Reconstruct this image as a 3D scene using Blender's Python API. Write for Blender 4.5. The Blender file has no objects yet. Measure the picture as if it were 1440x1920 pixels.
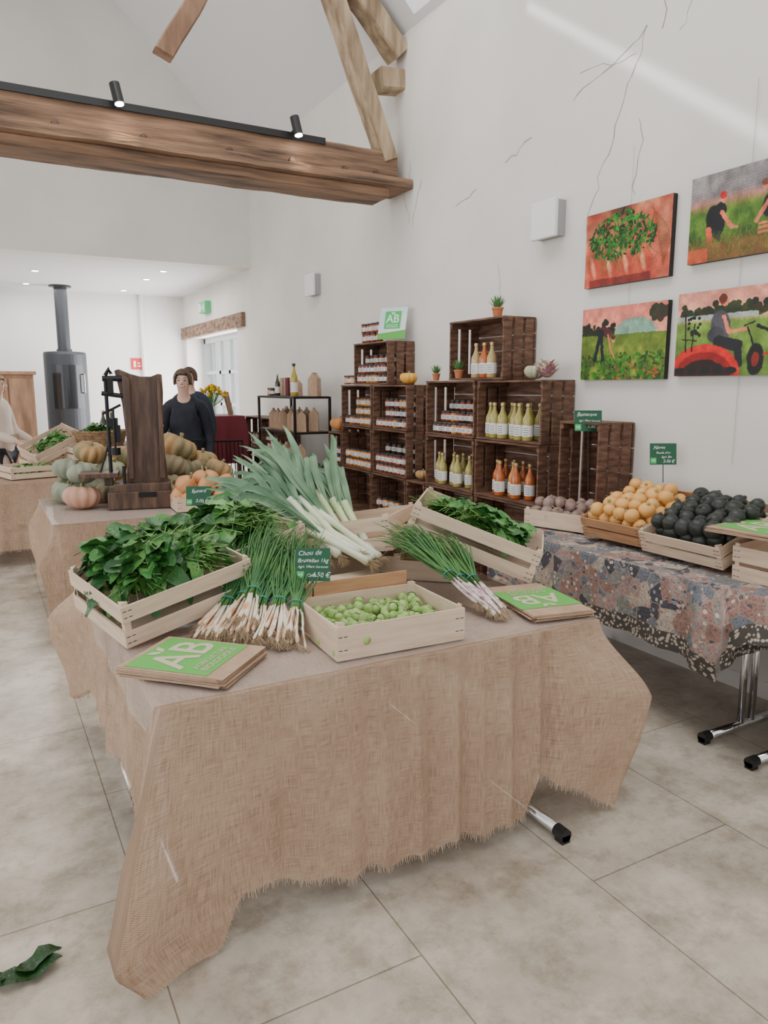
import bpy, math, random
import numpy as np
from mathutils import Vector, Matrix, Euler, noise
random.seed(7)
rnd=random.random
def U(a,b): return a+(b-a)*rnd()
COL=bpy.context.scene.collection
def V(*a): return Vector(a)
D=math.radians

# ---------------------------------------------------------------- materials
def M(name,c,rough=.6,c2=None,scale=8,stretch=(1,1,1),bump=0,bscale=None,metal=0,coat=0,attr=False,alpha=1,emit=0,spec=.5,lo=.35,hi=.65,detail=5):
    m=bpy.data.materials.new(name);m.use_nodes=True
    nt=m.node_tree;N=nt.nodes;Lk=nt.links;b=N['Principled BSDF']
    b.inputs['Base Color'].default_value=(*c,1);b.inputs['Roughness'].default_value=rough
    b.inputs['Metallic'].default_value=metal;b.inputs['Coat Weight'].default_value=coat
    b.inputs['Alpha'].default_value=alpha
    b.inputs['Specular IOR Level'].default_value=spec
    if emit:
        b.inputs['Emission Color'].default_value=(*c,1);b.inputs['Emission Strength'].default_value=emit
    out=None
    if c2 or bump:
        tc=N.new('ShaderNodeTexCoord');mp=N.new('ShaderNodeMapping');mp.inputs['Scale'].default_value=stretch
        Lk.new(tc.outputs['Object'],mp.inputs['Vector'])
    if c2:
        n=N.new('ShaderNodeTexNoise');n.inputs['Scale'].default_value=scale;n.inputs['Detail'].default_value=detail
        Lk.new(mp.outputs[0],n.inputs['Vector'])
        r=N.new('ShaderNodeValToRGB');r.color_ramp.elements[0].position=lo;r.color_ramp.elements[1].position=hi
        r.color_ramp.elements[0].color=(*c,1);r.color_ramp.elements[1].color=(*c2,1)
        Lk.new(n.outputs['Fac'],r.inputs['Fac']);out=r.outputs['Color'];Lk.new(out,b.inputs['Base Color'])
    if attr:
        a=N.new('ShaderNodeAttribute');a.attribute_name='col'
        if out:
            mx=N.new('ShaderNodeMixRGB');mx.blend_type='MULTIPLY';mx.inputs[0].default_value=1
            Lk.new(out,mx.inputs[1]);Lk.new(a.outputs['Color'],mx.inputs[2]);Lk.new(mx.outputs[0],b.inputs['Base Color'])
        else: Lk.new(a.outputs['Color'],b.inputs['Base Color'])
    if bump:
        n2=N.new('ShaderNodeTexNoise');n2.inputs['Scale'].default_value=bscale or scale*3;n2.inputs['Detail'].default_value=5
        Lk.new(mp.outputs[0],n2.inputs['Vector'])
        bp=N.new('ShaderNodeBump');bp.inputs['Strength'].default_value=bump;bp.inputs['Distance'].default_value=.01
        Lk.new(n2.outputs['Fac'],bp.inputs['Height']);Lk.new(bp.outputs[0],b.inputs['Normal'])
    return m

def burlap(name):
    m=bpy.data.materials.new(name);m.use_nodes=True;nt=m.node_tree;N=nt.nodes;Lk=nt.links;b=N['Principled BSDF']
    b.inputs['Roughness'].default_value=.95;b.inputs['Specular IOR Level'].default_value=.1
    uv=N.new('ShaderNodeUVMap');uv.uv_map='UVMap'
    def math_(op,a,bb=None,c=None):
        n=N.new('ShaderNodeMath');n.operation=op
        for i,v in enumerate((a,bb,c)):
            if v is None: continue
            if isinstance(v,(int,float)): n.inputs[i].default_value=v
            else: Lk.new(v,n.inputs[i])
        return n.outputs[0]
    def noi(sc,det,vec_scale):
        mp=N.new('ShaderNodeMapping');mp.inputs['Scale'].default_value=vec_scale;Lk.new(uv.outputs[0],mp.inputs[0])
        n=N.new('ShaderNodeTexNoise');n.inputs['Scale'].default_value=sc;n.inputs['Detail'].default_value=det;Lk.new(mp.outputs[0],n.inputs['Vector']);return n.outputs['Fac']
    sx=N.new('ShaderNodeSeparateXYZ');Lk.new(uv.outputs[0],sx.inputs[0])
    wob=noi(9,3,(1,1,1))
    s1=math_('SINE',math_('MULTIPLY_ADD',sx.outputs[0],1250,math_('MULTIPLY',wob,6)));s2=math_('SINE',math_('MULTIPLY_ADD',sx.outputs[1],1250,math_('MULTIPLY',wob,6)))
    weave=math_('MULTIPLY',s1,s2)
    st=math_('ADD',noi(1,2,(380,18,1)),noi(1,2,(18,380,1)))
    big=noi(3.5,4,(1,1,1))
    v=math_('MULTIPLY_ADD',st,.66,math_('MULTIPLY_ADD',weave,.20,math_('MULTIPLY',big,.38)))
    r=N.new('ShaderNodeValToRGB');r.color_ramp.elements[0].position=.55;r.color_ramp.elements[1].position=1.0
    r.color_ramp.elements[0].color=(.27,.165,.105,1);r.color_ramp.elements[1].color=(.70,.505,.365,1)
    Lk.new(v,r.inputs['Fac']);Lk.new(r.outputs[0],b.inputs['Base Color'])
    bp=N.new('ShaderNodeBump');bp.inputs['Strength'].default_value=.5;bp.inputs['Distance'].default_value=.003
    Lk.new(v,bp.inputs['Height']);Lk.new(bp.outputs[0],b.inputs['Normal'])
    tr=N.new('ShaderNodeBsdfTranslucent');tr.inputs[0].default_value=(.70,.50,.36,1)
    tp=N.new('ShaderNodeBsdfTransparent')
    m1=N.new('ShaderNodeMixShader');m1.inputs[0].default_value=.14;Lk.new(b.outputs[0],m1.inputs[1]);Lk.new(tr.outputs[0],m1.inputs[2])
    m2=N.new('ShaderNodeMixShader');m2.inputs[0].default_value=.14;Lk.new(m1.outputs[0],m2.inputs[1]);Lk.new(tp.outputs[0],m2.inputs[2])
    Lk.new(m2.outputs[0],N['Material Output'].inputs[0]);return m

def floral(name):
    m=bpy.data.materials.new(name);m.use_nodes=True;nt=m.node_tree;N=nt.nodes;Lk=nt.links;b=N['Principled BSDF'];b.inputs['Roughness'].default_value=.9
    uv=N.new('ShaderNodeUVMap');uv.uv_map='UVMap'
    nw=N.new('ShaderNodeTexNoise');nw.inputs['Scale'].default_value=8;Lk.new(uv.outputs[0],nw.inputs['Vector'])
    wv=N.new('ShaderNodeMixRGB');wv.blend_type='LINEAR_LIGHT';wv.inputs[0].default_value=.012;Lk.new(uv.outputs[0],wv.inputs[1]);Lk.new(nw.outputs['Color'],wv.inputs[2])
    def vor(sc,feat='F1'):
        v=N.new('ShaderNodeTexVoronoi');v.inputs['Scale'].default_value=sc;v.feature=feat;Lk.new(wv.outputs[0],v.inputs['Vector']);return v
    def ramp(src,els,interp='CONSTANT'):
        r=N.new('ShaderNodeValToRGB');r.color_ramp.interpolation=interp
        while len(r.color_ramp.elements)<len(els): r.color_ramp.elements.new(.5)
        for e,(p,c) in zip(r.color_ramp.elements,els): e.position=p;e.color=(*c,1)
        Lk.new(src,r.inputs['Fac']);return r.outputs[0]
    v1=vor(13);sp=N.new('ShaderNodeSeparateColor');Lk.new(v1.outputs['Color'],sp.inputs[0])
    patch=ramp(sp.outputs[0],[(0,(.19,.21,.24)),(.2,(.34,.21,.18)),(.38,(.52,.44,.36)),(.55,(.08,.08,.10)),(.7,(.43,.31,.28)),(.85,(.27,.27,.24))])
    v2=vor(100);dots=ramp(v2.outputs['Distance'],[(0,(1,.94,.85)),(.26,(.42,.34,.32)),(.42,(.95,.95,.95))])
    mx=N.new('ShaderNodeMixRGB');mx.blend_type='MULTIPLY';mx.inputs[0].default_value=.8;Lk.new(patch,mx.inputs[1]);Lk.new(dots,mx.inputs[2])
    v3=vor(36);petal=ramp(v3.outputs['Distance'],[(0,(.0,)*3),(.10,(1,)*3),(.34,(0,)*3)])
    sp3=N.new('ShaderNodeSeparateColor');Lk.new(v3.outputs['Color'],sp3.inputs[0])
    cc=ramp(sp3.outputs[1],[(0,(.40,.20,.17)),(.3,(.25,.29,.33)),(.55,(.60,.52,.43)),(.8,(.09,.09,.10))])
    m3=N.new('ShaderNodeMixRGB');Lk.new(petal,m3.inputs[0]);Lk.new(mx.outputs[0],m3.inputs[1]);Lk.new(cc,m3.inputs[2])
    ve=vor(13,'DISTANCE_TO_EDGE');ed=ramp(ve.outputs['Distance'],[(0,(.8,)*3),(.022,(0,)*3)])
    m5=N.new('ShaderNodeMixRGB');Lk.new(ed,m5.inputs[0]);Lk.new(m3.outputs[0],m5.inputs[1]);m5.inputs[2].default_value=(.36,.29,.23,1)
    sx=N.new('ShaderNodeSeparateXYZ');u2=N.new('ShaderNodeUVMap');u2.uv_map='Hem';Lk.new(u2.outputs[0],sx.inputs[0])
    band=ramp(sx.outputs[1],[(0,(1,1,1)),(.085,(0,0,0))])
    ch=N.new('ShaderNodeTexVoronoi');ch.inputs['Scale'].default_value=60;Lk.new(u2.outputs[0],ch.inputs['Vector'])
    chc=ramp(ch.outputs['Distance'],[(0,(.50,.44,.36)),(.42,(.08,.07,.06))])
    m4=N.new('ShaderNodeMixRGB');Lk.new(band,m4.inputs[0]);Lk.new(m5.outputs[0],m4.inputs[1]);Lk.new(chc,m4.inputs[2])
    Lk.new(m4.outputs[0],b.inputs['Base Color']);return m

def floor_mat():
    m=bpy.data.materials.new('floor_stone');m.use_nodes=True;nt=m.node_tree;N=nt.nodes;Lk=nt.links;b=N['Principled BSDF']
    tc=N.new('ShaderNodeTexCoord');sx=N.new('ShaderNodeSeparateXYZ');Lk.new(tc.outputs['Object'],sx.inputs[0])
    a=N.new('ShaderNodeMath');a.operation='ADD';a.inputs[1].default_value=-2.25+13.3+.665;Lk.new(sx.outputs[1],a.inputs[0])
    c=N.new('ShaderNodeMath');c.operation='ADD';c.inputs[1].default_value=-.33+.665*21;Lk.new(sx.outputs[0],c.inputs[0])
    cb=N.new('ShaderNodeCombineXYZ');Lk.new(a.outputs[0],cb.inputs[0]);Lk.new(c.outputs[0],cb.inputs[1])
    br=N.new('ShaderNodeTexBrick');br.inputs['Scale'].default_value=1;br.inputs['Brick Width'].default_value=1.33;br.inputs['Row Height'].default_value=.665
    br.inputs['Mortar Size'].default_value=.0026;br.inputs['Mortar Smooth'].default_value=.3;br.offset=.5
    br.inputs['Color1'].default_value=(1,1,1,1);br.inputs['Color2'].default_value=(.96,.95,.94,1);br.inputs['Mortar'].default_value=(.45,.42,.38,1)
    Lk.new(cb.outputs[0],br.inputs['Vector'])
    def noi(sc,det,rough,els):
        n=N.new('ShaderNodeTexNoise');n.inputs['Scale'].default_value=sc;n.inputs['Detail'].default_value=det;n.inputs['Roughness'].default_value=rough;Lk.new(tc.outputs['Object'],n.inputs['Vector'])
        r=N.new('ShaderNodeValToRGB');e=r.color_ramp.elements;e[0].position=els[0][0];e[0].color=(*els[0][1],1);e[1].position=els[1][0];e[1].color=(*els[1][1],1);Lk.new(n.outputs['Fac'],r.inputs[0]);return r.outputs[0]
    r1=noi(1.8,10,.70,((.36,(.40,.345,.275)),(.62,(.70,.63,.53))))
    r2=noi(5,9,.78,((.38,(.70,.68,.64)),(.53,(1,1,1))))
    m1=N.new('ShaderNodeMixRGB');m1.blend_type='MULTIPLY';m1.inputs[0].default_value=1;Lk.new(r1,m1.inputs[1]);Lk.new(r2,m1.inputs[2])
    mx=N.new('ShaderNodeMixRGB');mx.blend_type='MULTIPLY';mx.inputs[0].default_value=1;Lk.new(m1.outputs[0],mx.inputs[1]);Lk.new(br.outputs['Color'],mx.inputs[2])
    Lk.new(mx.outputs[0],b.inputs['Base Color']);b.inputs['Roughness'].default_value=.28
    n2=N.new('ShaderNodeTexNoise');n2.inputs['Scale'].default_value=25;Lk.new(tc.outputs['Object'],n2.inputs['Vector'])
    bp=N.new('ShaderNodeBump');bp.inputs['Strength'].default_value=.08;Lk.new(n2.outputs['Fac'],bp.inputs['Height']);Lk.new(bp.outputs[0],b.inputs['Normal'])
    return m

plaster=M('plaster',(.82,.79,.745),.9,c2=(.71,.685,.645),scale=1.1,bump=.2,bscale=7,spec=.2,lo=.3,hi=.7,detail=8)
white=M('white_paint',(.86,.85,.83),.7)
greyp=M('grey_plastic',(.35,.35,.35),.6)
ceilm=M('ceiling_paint',(.78,.785,.79),.9,spec=.2)
oak=M('old_oak',(.36,.215,.13),.8,c2=(.075,.045,.03),scale=2.6,stretch=(.55,3,6),bump=.8,bscale=12,lo=.34,hi=.68,detail=8)
oakl=M('oak_light',(.50,.38,.25),.85,c2=(.22,.15,.09),scale=3,stretch=(4,4,.6),bump=.7,bscale=12,detail=8)
oakr=M('oak_reddish',(.36,.21,.13),.8,c2=(.18,.10,.06),scale=4,stretch=(2,2,.5),bump=.4)
pale=M('poplar_wood',(.75,.59,.445),.75,c2=(.63,.475,.345),scale=5,stretch=(1,1,9),bump=.1)
orangew=M('orange_poplar',(.55,.31,.16),.7,c2=(.42,.22,.11),scale=5,stretch=(1,1,9),bump=.1)
walnut=M('walnut_stain',(.085,.039,.024),.6,c2=(.25,.135,.082),scale=4,stretch=(2,1.5,9),bump=.4,spec=.4,lo=.38,hi=.75,detail=8)
darkw=M('aged_dark_wood',(.06,.033,.022),.45,c2=(.17,.095,.06),scale=4,stretch=(6,6,1),bump=.4,detail=8,lo=.4,hi=.75)
iron=M('black_iron',(.02,.02,.022),.45,metal=.6)
black=M('black_plastic',(.012,.012,.013),.45)
chrome=M('chrome',(.75,.75,.76),.14,metal=1)
stovem=M('stove_grey',(.045,.05,.058),.42,metal=.3)
glassd=M('stove_glass',(.02,.022,.026),.1)
burl=burlap('burlap')
thread=M('jute_thread',(.57,.41,.29),.9)
flor=floral('floral_fabric')
plastic=M('clear_plastic',(.78,.71,.70),.04,alpha=.24,spec=1)
kraft=M('kraft_paper',(.52,.36,.245),.85,c2=(.44,.295,.195),scale=20)
gprint=M('green_print',(.13,.46,.085),.7)
kletter=M('print_letter',(.60,.54,.38),.8)
slate=M('slate_green_board',(.008,.10,.042),.45)
sgreen=M('logo_green',(.06,.50,.13),.5)
chalk=M('chalk_marker',(.85,.9,.85),.7)
leafm=M('spinach_leaf',(1,1,1),.36,c2=(.75,.75,.75),scale=30,attr=True,bump=.5,bscale=60)
leekl=M('leek_leaf',(.07,.17,.085),.5,c2=(.19,.32,.18),scale=6)
leekw=M('leek_shaft',(.85,.86,.72),.4,c2=(.50,.62,.30),scale=4)
rootm=M('root_fibre',(.42,.31,.19),.9)
chive=M('onion_leaf',(.03,.13,.03),.42,c2=(.09,.24,.05),scale=12)
bulbw=M('onion_bulb',(.86,.78,.62),.35,c2=(.70,.33,.15),scale=24,lo=.42,hi=.68)
bulbp=M('onion_bulb_purple',(.86,.80,.74),.35,c2=(.40,.11,.20),scale=25,lo=.46,hi=.72)
bandm=M('rubber_band',(.03,.30,.28),.5)
sproutm=M('sprout_leaf',(.20,.40,.07),.5,c2=(.48,.62,.24),scale=26,bump=.5,bscale=60)
turnip=M('golden_turnip',(.82,.46,.14),.45,c2=(.70,.34,.09),scale=10,lo=.4,hi=.8,bump=.1)
turnipt=M('turnip_crown',(.34,.28,.12),.7)
beetm=M('beet_skin',(.22,.13,.115),.85,c2=(.38,.28,.24),scale=18,bump=.3)
radm=M('black_radish_skin',(.016,.022,.018),.42,c2=(.035,.040,.034),scale=10,spec=.5)
stemm=M('stem',(.33,.26,.13),.8,c2=(.24,.2,.09),scale=20)
darkst=M('dark_stem',(.05,.045,.035),.8)
P_or=M('pumpkin_orange',(.70,.30,.09),.5,c2=(.58,.22,.06),scale=9)
P_kuri=M('pumpkin_kuri',(.66,.34,.15),.5,c2=(.58,.25,.09),scale=7)
P_sal=M('pumpkin_salmon',(.62,.36,.25),.6,c2=(.52,.28,.18),scale=9)
P_grn=M('pumpkin_greygreen',(.33,.36,.26),.6,c2=(.22,.25,.18),scale=9)
P_olv=M('pumpkin_olive',(.17,.15,.085),.6,c2=(.30,.23,.13),scale=9)
P_tan=M('pumpkin_tan',(.55,.30,.12),.6,c2=(.22,.20,.10),scale=7)
P_pal=M('pumpkin_pale',(.50,.52,.36),.6,c2=(.42,.45,.3),scale=9)
P_yel=M('pumpkin_yellow',(.85,.48,.08),.5,c2=(.75,.35,.05),scale=9)
skin=M('skin',(.70,.44,.34),.5)
teeth=M('teeth',(.8,.78,.72),.4)
hairb=M('hair_brown',(.06,.035,.022),.6,c2=(.13,.075,.045),scale=30)
hairbl=M('hair_blond',(.48,.33,.18),.6,c2=(.33,.2,.1),scale=30)
coatn=M('navy_coat',(.008,.010,.018),.75,c2=(.016,.019,.032),scale=14,bump=.3)
coatb=M('beige_coat',(.66,.56,.48),.8)
coatg=M('blue_jacket',(.02,.03,.055),.8)
pants=M('dark_trousers',(.02,.02,.03),.8)
eyem=M('eye_dark',(.03,.02,.015),.3)
lipm=M('lips',(.48,.16,.14),.5)
shoem=M('shoe_leather',(.02,.018,.015),.5)
terra=M('terracotta',(.50,.17,.07),.8)
succ=M('succulent',(.10,.26,.08),.5)
lidw=M('lid_dark',(.03,.03,.03),.4)
lidg=M('lid_gold',(.55,.42,.2),.35,metal=.6)
paper=M('label_paper',(.80,.80,.77),.7)
inkm=M('label_ink',(.08,.08,.09),.7)
J_red=M('jar_red',(.30,.06,.025),.12,coat=.6)
J_or=M('jar_orange',(.55,.20,.03),.12,coat=.6)
J_dk=M('jar_dark',(.10,.03,.02),.12,coat=.6)
B_olv=M('bottle_olive',(.42,.36,.10),.12,coat=.6,c2=(.36,.29,.07),scale=9)
B_red=M('bottle_red',(.50,.13,.03),.12,coat=.6)
B_or=M('bottle_orange',(.62,.27,.05),.12,coat=.6)
B_tan=M('bottle_tan',(.50,.36,.16),.12,coat=.6)
wineg=M('wine_glass_bottle',(.03,.04,.012),.1,coat=.5)
oilm=M('oil_yellow',(.45,.36,.05),.1,coat=.5)
yflow=M('yellow_flower',(.85,.60,.02),.6)
wick=M('wicker',(.38,.24,.12),.8,c2=(.20,.12,.06),scale=30)
redcl=M('burgundy_cloth',(.16,.02,.03),.8)
vertc=M('canvas_print',(1,1,1),.55,attr=True)
canvb=M('canvas_edge',(.015,.012,.012),.6)
exitm=M('exit_green',(.10,.50,.22),.5)
redsg=M('sign_red',(.65,.03,.03),.5)
lampe=M('lamp_glow',(1,.95,.88),.5,emit=45)
terrag=M('foliage',(.06,.22,.04),.5,c2=(.12,.32,.07),scale=14)
winfr=M('window_frame',(.62,.68,.71),.4)
crackm=M('crack_line',(.36,.335,.30),.9)
pinkm=M('artichoke_purple',(.30,.08,.16),.5,c2=(.65,.55,.38),scale=18)

# ---------------------------------------------------------------- mesh builder
class MB:
    def __init__(s): s.v=[];s.f=[];s.m=[];s.c=[];s.uv=None;s.col=(1,1,1);s.mi=0;s.hem=None
    def add(s,vs,fs,mat=None):
        b=len(s.v);s.v+= [Vector(p) for p in vs];s.c+=[s.col]*len(vs)
        for f in fs: s.f.append([b+i for i in f]);s.m.append(s.mi if mat is None else mat)
    def box(s,c,sz,R=None,mat=None):
        hx,hy,hz=[q/2 for q in sz];R=R or Matrix.Identity(3);c=Vector(c)
        vs=[]
        for z in (-1,1):
            for y in (-1,1):
                for x in (-1,1): vs.append(c+R@Vector((x*hx,y*hy,z*hz)))
        s.add(vs,[(0,2,3,1),(4,5,7,6),(0,1,5,4),(2,6,7,3),(0,4,6,2),(1,3,7,5)],mat)
    def bb(s,a,b,mat=None):
        a=Vector(a);b=Vector(b);s.box((a+b)/2,[abs(b[i]-a[i]) for i in range(3)],None,mat)
    def tube(s,pts,rad,seg=8,cap=True,mat=None,flat=1):
        pts=[Vector(p) for p in pts];n=len(pts)
        if not hasattr(rad,'__len__'): rad=[rad]*n
        vs=[];ref=None
        for i,p in enumerate(pts):
            t=(pts[min(i+1,n-1)]-pts[max(i-1,0)])
            if t.length<1e-9:t=Vector((0,0,1))
            t.normalize()
            if ref is None:
                ref=Vector((0,0,1)) if abs(t.z)<.9 else Vector((1,0,0))
            a=t.cross(ref).normalized();b=a.cross(t).normalized();ref=b
            for k in range(seg):
                an=2*math.pi*k/seg;vs.append(p+a*math.cos(an)*rad[i]+b*math.sin(an)*rad[i]*flat)
        fs=[]
        for i in range(n-1):
            for k in range(seg):
                k2=(k+1)%seg;fs.append((i*seg+k,i*seg+k2,(i+1)*seg+k2,(i+1)*seg+k))
        if cap:
            fs.append(tuple(range(seg))[::-1]);fs.append(tuple((n-1)*seg+k for k in range(seg)))
        s.add(vs,fs,mat)
    def lathe(s,prof,seg=16,M4=None,mat=None,rib=0,ribn=0,cap=True):
        M4=M4 or Matrix.Identity(4);vs=[]
        for r,z in prof:
            for k in range(seg):
                an=2*math.pi*k/seg
                q=1-rib*(abs(math.cos(an*ribn/2))**6) if ribn else 1
                vs.append(M4@Vector((r*q*math.cos(an),r*q*math.sin(an),z)))
        fs=[];n=len(prof)
        for i in range(n-1):
            for k in range(seg):
                k2=(k+1)%seg;fs.append((i*seg+k,i*seg+k2,(i+1)*seg+k2,(i+1)*seg+k))
        if cap:
            fs.append(tuple(range(seg))[::-1]);fs.append(tuple((n-1)*seg+k for k in range(seg)))
        s.add(vs,fs,mat)
    def poly(s,pts,th,M4,mat=None):
        n=len(pts);vs=[M4@Vector((p[0],-th/2,p[1])) for p in pts]+[M4@Vector((p[0],th/2,p[1])) for p in pts]
        fs=[tuple(range(n)),tuple(range(n,2*n))[::-1]]+[((i+1)%n,i,n+i,n+(i+1)%n) for i in range(n)]
        s.add(vs,fs,mat)
    def blade(s,pts,w,nrm,mat=None,fold=.3):
        pts=[Vector(p) for p in pts];n=len(pts);vs=[]
        for i,p in enumerate(pts):
            t=(pts[min(i+1,n-1)]-pts[max(i-1,0)]).normalized();sd=t.cross(Vector(nrm)).normalized();up=sd.cross(t)
            vs+=[p+sd*w[i]+up*w[i]*fold,p,p-sd*w[i]+up*w[i]*fold]
        fs=[]
        for i in range(n-1):
            a=i*3;fs+=[(a,a+1,a+4,a+3),(a+1,a+2,a+5,a+4)]
        s.add(vs,fs,mat)
    def build(s,name,mats,origin=(0,0,0),parent=None,smooth=False,bevel=0):
        o0=Vector(origin);me=bpy.data.meshes.new(name)
        me.from_pydata([tuple(p-o0) for p in s.v],[],s.f)
        for m in (mats if isinstance(mats,(list,tuple)) else [mats]): me.materials.append(m)
        me.polygons.foreach_set('material_index',s.m)
        if smooth: me.polygons.foreach_set('use_smooth',[True]*len(me.polygons))
        ca=me.color_attributes.new('col','FLOAT_COLOR','POINT')
        ca.data.foreach_set('color',[q for c in s.c for q in (c[0],c[1],c[2],1)])
        if s.uv:
            for nm,arr in (('UVMap',s.uv),('Hem',s.hem)):
                if arr is None: continue
                ul=me.uv_layers.new(name=nm)
                for lp in me.loops: ul.data[lp.index].uv=arr[lp.vertex_index]
        me.validate();me.update()
        ob=bpy.data.objects.new(name,me);COL.objects.link(ob)
        ob.location=o0
        if parent: ob.parent=parent;ob.location=o0-parent.location
        if bevel:
            md=ob.modifiers.new('b','BEVEL');md.width=bevel;md.segments=2;md.limit_method='ANGLE'
        return ob
def empty(name,loc):
    e=bpy.data.objects.new(name,None);e.location=loc;e.empty_display_size=.1;COL.objects.link(e);bpy.context.view_layer.update();return e
def tag(o,label,cat,group=None,kind=None):
    o['label']=label;o['category']=cat
    if group:o['group']=group
    if kind:o['kind']=kind
    return o
def struct(o): o['kind']='structure';return o
def dup(root,loc,rot=None,sc=None):
    n=root.copy();COL.objects.link(n);n.location=loc
    if rot is not None:n.rotation_euler=rot
    if sc is not None:n.scale=sc if hasattr(sc,'__len__') else (sc,)*3
    for c in root.children:
        k=c.copy();COL.objects.link(k);k.parent=n;k.matrix_parent_inverse=c.matrix_parent_inverse.copy()
    return n
class Proto:
    """first use moves the prototype, later uses copy it"""
    def __init__(s,root): s.r=root;s.used=False;s.by={}
    def put(s,loc,rot=(0,0,0),sc=1,label=None,group=None,mat=None):
        if not s.used:
            s.used=True;o=s.r;o.location=loc;o.rotation_euler=rot;o.scale=(sc,)*3
            if mat:o.data.materials[0]=mat
            s.by[o.data.materials[0].name]=o.data
        else:
            o=dup(s.r,loc,rot,sc)
            if mat:
                if mat.name not in s.by:
                    d=s.r.data.copy();d.materials[0]=mat;s.by[mat.name]=d
                o.data=s.by[mat.name]
        if label:o['label']=label
        if group:o['group']=group
        return o
def text(body,size,M4,mat,name='lettering',parent=None,align='CENTER',ext=.0006,shear=0,bold=0):
    cu=bpy.data.curves.new('t','FONT');cu.body=body;cu.size=size;cu.align_x=align;cu.align_y='CENTER';cu.extrude=ext;cu.shear=shear;cu.offset=bold
    cu.resolution_u=3
    t=bpy.data.objects.new('t',cu);COL.objects.link(t);bpy.context.view_layer.update()
    me=bpy.data.meshes.new_from_object(t.evaluated_get(bpy.context.evaluated_depsgraph_get()))
    bpy.data.objects.remove(t)
    if name=='handwriting':
        for v in me.vertices:
            n=noise.noise_vector(Vector((v.co.x/size*.9,v.co.y/size*.9,len(body))));v.co.x+=n.x*size*.10;v.co.y+=n.y*size*.16
    me.transform(M4);me.materials.clear();me.materials.append(mat)
    o=bpy.data.objects.new(name,me);COL.objects.link(o)
    if parent: o.parent=parent;o.location=-parent.location
    return o
def frame(o,x,y):
    x=Vector(x).normalized();y=Vector(y);z=x.cross(y).normalized();y=z.cross(x)
    m=Matrix((x,y,z)).transposed().to_4x4();m.translation=Vector(o);return m
def rotm(e): return Euler(e).to_matrix().to_4x4()
def sph(b,c,r,seg=14,rings=9,sq=1,mat=None):
    pr=[(max(r*math.sin(math.pi*i/rings),.0004),-r*sq*math.cos(math.pi*i/rings)) for i in range(rings+1)]
    b.lathe(pr,seg,Matrix.Translation(c),mat=mat)

# ---------------------------------------------------------------- room
b=MB();b.bb((-5,-3,-.1),(3.5,14.6,0));struct(b.build('floor',floor_mat()))
b=MB();b.bb((3.5,-3,-.1),(4.0,10.9,4.62));b.bb((3.5,10.9,2.47),(4.0,13.9,4.62));b.bb((3.5,13.9,-.1),(4.0,14.6,4.62))
struct(b.build('wall_right',plaster))
b=MB();b.bb((-5,14.1,0),(3.5,14.4,3.3));struct(b.build('wall_back',white))
b=MB()
b.poly([(-5,3.22),(3.5,3.22),(3.5,4.6),(-.5,8.6),(-4.5,4.6),(-5,4.1)],.3,Matrix.Translation((0,10.35,0)));struct(b.build('wall_gable',plaster))
b=MB();b.bb((-5,10.5,3.22),(3.5,14.1,3.4));struct(b.build('ceiling',ceilm))
def roofslab(bb,x0,x1,y0,y1,sgn=1):
    n=.15
    z=(lambda x:8.1-x) if sgn>0 else (lambda x:9.1+x)
    vs=[(x0,y0,z(x0)),(x1,y0,z(x1)),(x1,y1,z(x1)),(x0,y1,z(x0))];vs+=[(a,c,d+n) for a,c,d in vs]
    bb.add(vs,[(0,1,2,3),(7,6,5,4),(0,4,5,1),(1,5,6,2),(2,6,7,3),(3,7,4,0)])
b=MB()
SX0,SX1,SY0,SY1=2.55,3.45,4.75,5.76
roofslab(b,-.5,SX0,-3,10.2);roofslab(b,SX1,3.5,-3,10.2);roofslab(b,SX0,SX1,-3,SY0);roofslab(b,SX0,SX1,SY1,10.2)
struct(b.build('ceiling.001',ceilm))
b=MB();roofslab(b,-4.5,-.5,-3,10.2,-1);struct(b.build('ceiling.002',ceilm))
b=MB();b.bb((3.485,-3,0),(3.5,10.9,.09));struct(b.build('baseboard_right',white))
b=MB();b.bb((-5,14.08,0),(3.5,14.1,.09));struct(b.build('baseboard_back',white))
e=empty('door_1',(3.85,12.4,0));struct(e)
b=MB()
b.bb((3.82,10.9,0),(3.9,10.98,2.47));b.bb((3.82,13.82,0),(3.9,13.9,2.47));b.bb((3.82,10.9,2.38),(3.9,13.9,2.47))
for y in (11.85,12.4,12.95): b.bb((3.83,y-.05,0),(3.89,y+.05,2.4))
for z in (.05,.75,1.3,1.85):b.bb((3.83,10.95,z-.03),(3.89,13.85,z+.03))
b.bb((3.84,10.95,0),(3.88,13.85,.7))
for y in (11.4,13.4): b.bb((3.84,y-.015,0),(3.88,y+.015,2.4))
b.build('door_frame',winfr,origin=(3.85,12.4,0),parent=e)
b=MB();b.tube([(3.80,12.33,1.0),(3.76,12.33,1.0),(3.76,12.22,1.0)],.012);b.build('handle',chrome,origin=(3.85,12.4,0),parent=e)
b=MB();b.bb((3.44,10.5,2.46),(3.56,14.05,2.66));struct(b.build('trim_2',oak,bevel=.01))
b=MB();b.tube([(2.75,14.06,0),(2.75,14.06,3.22)],.04,10);struct(b.build('trim_3',white))
cr=MB()
def crack(y,z,dy,dz,n,w0=.0030):
    p=V(3.4985,y,z)
    for i in range(n):
        w=w0*U(.4,1.2)
        q=p+V(0,dy*U(.6,1.3)+U(-.03,.03),dz*U(.6,1.3)+U(-.025,.025))
        s=(q-p).cross(V(1,0,0)).normalized()*w
        cr.add([p-s,p+s,q+s,q-s],[(0,1,2,3)]);p=q
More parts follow.
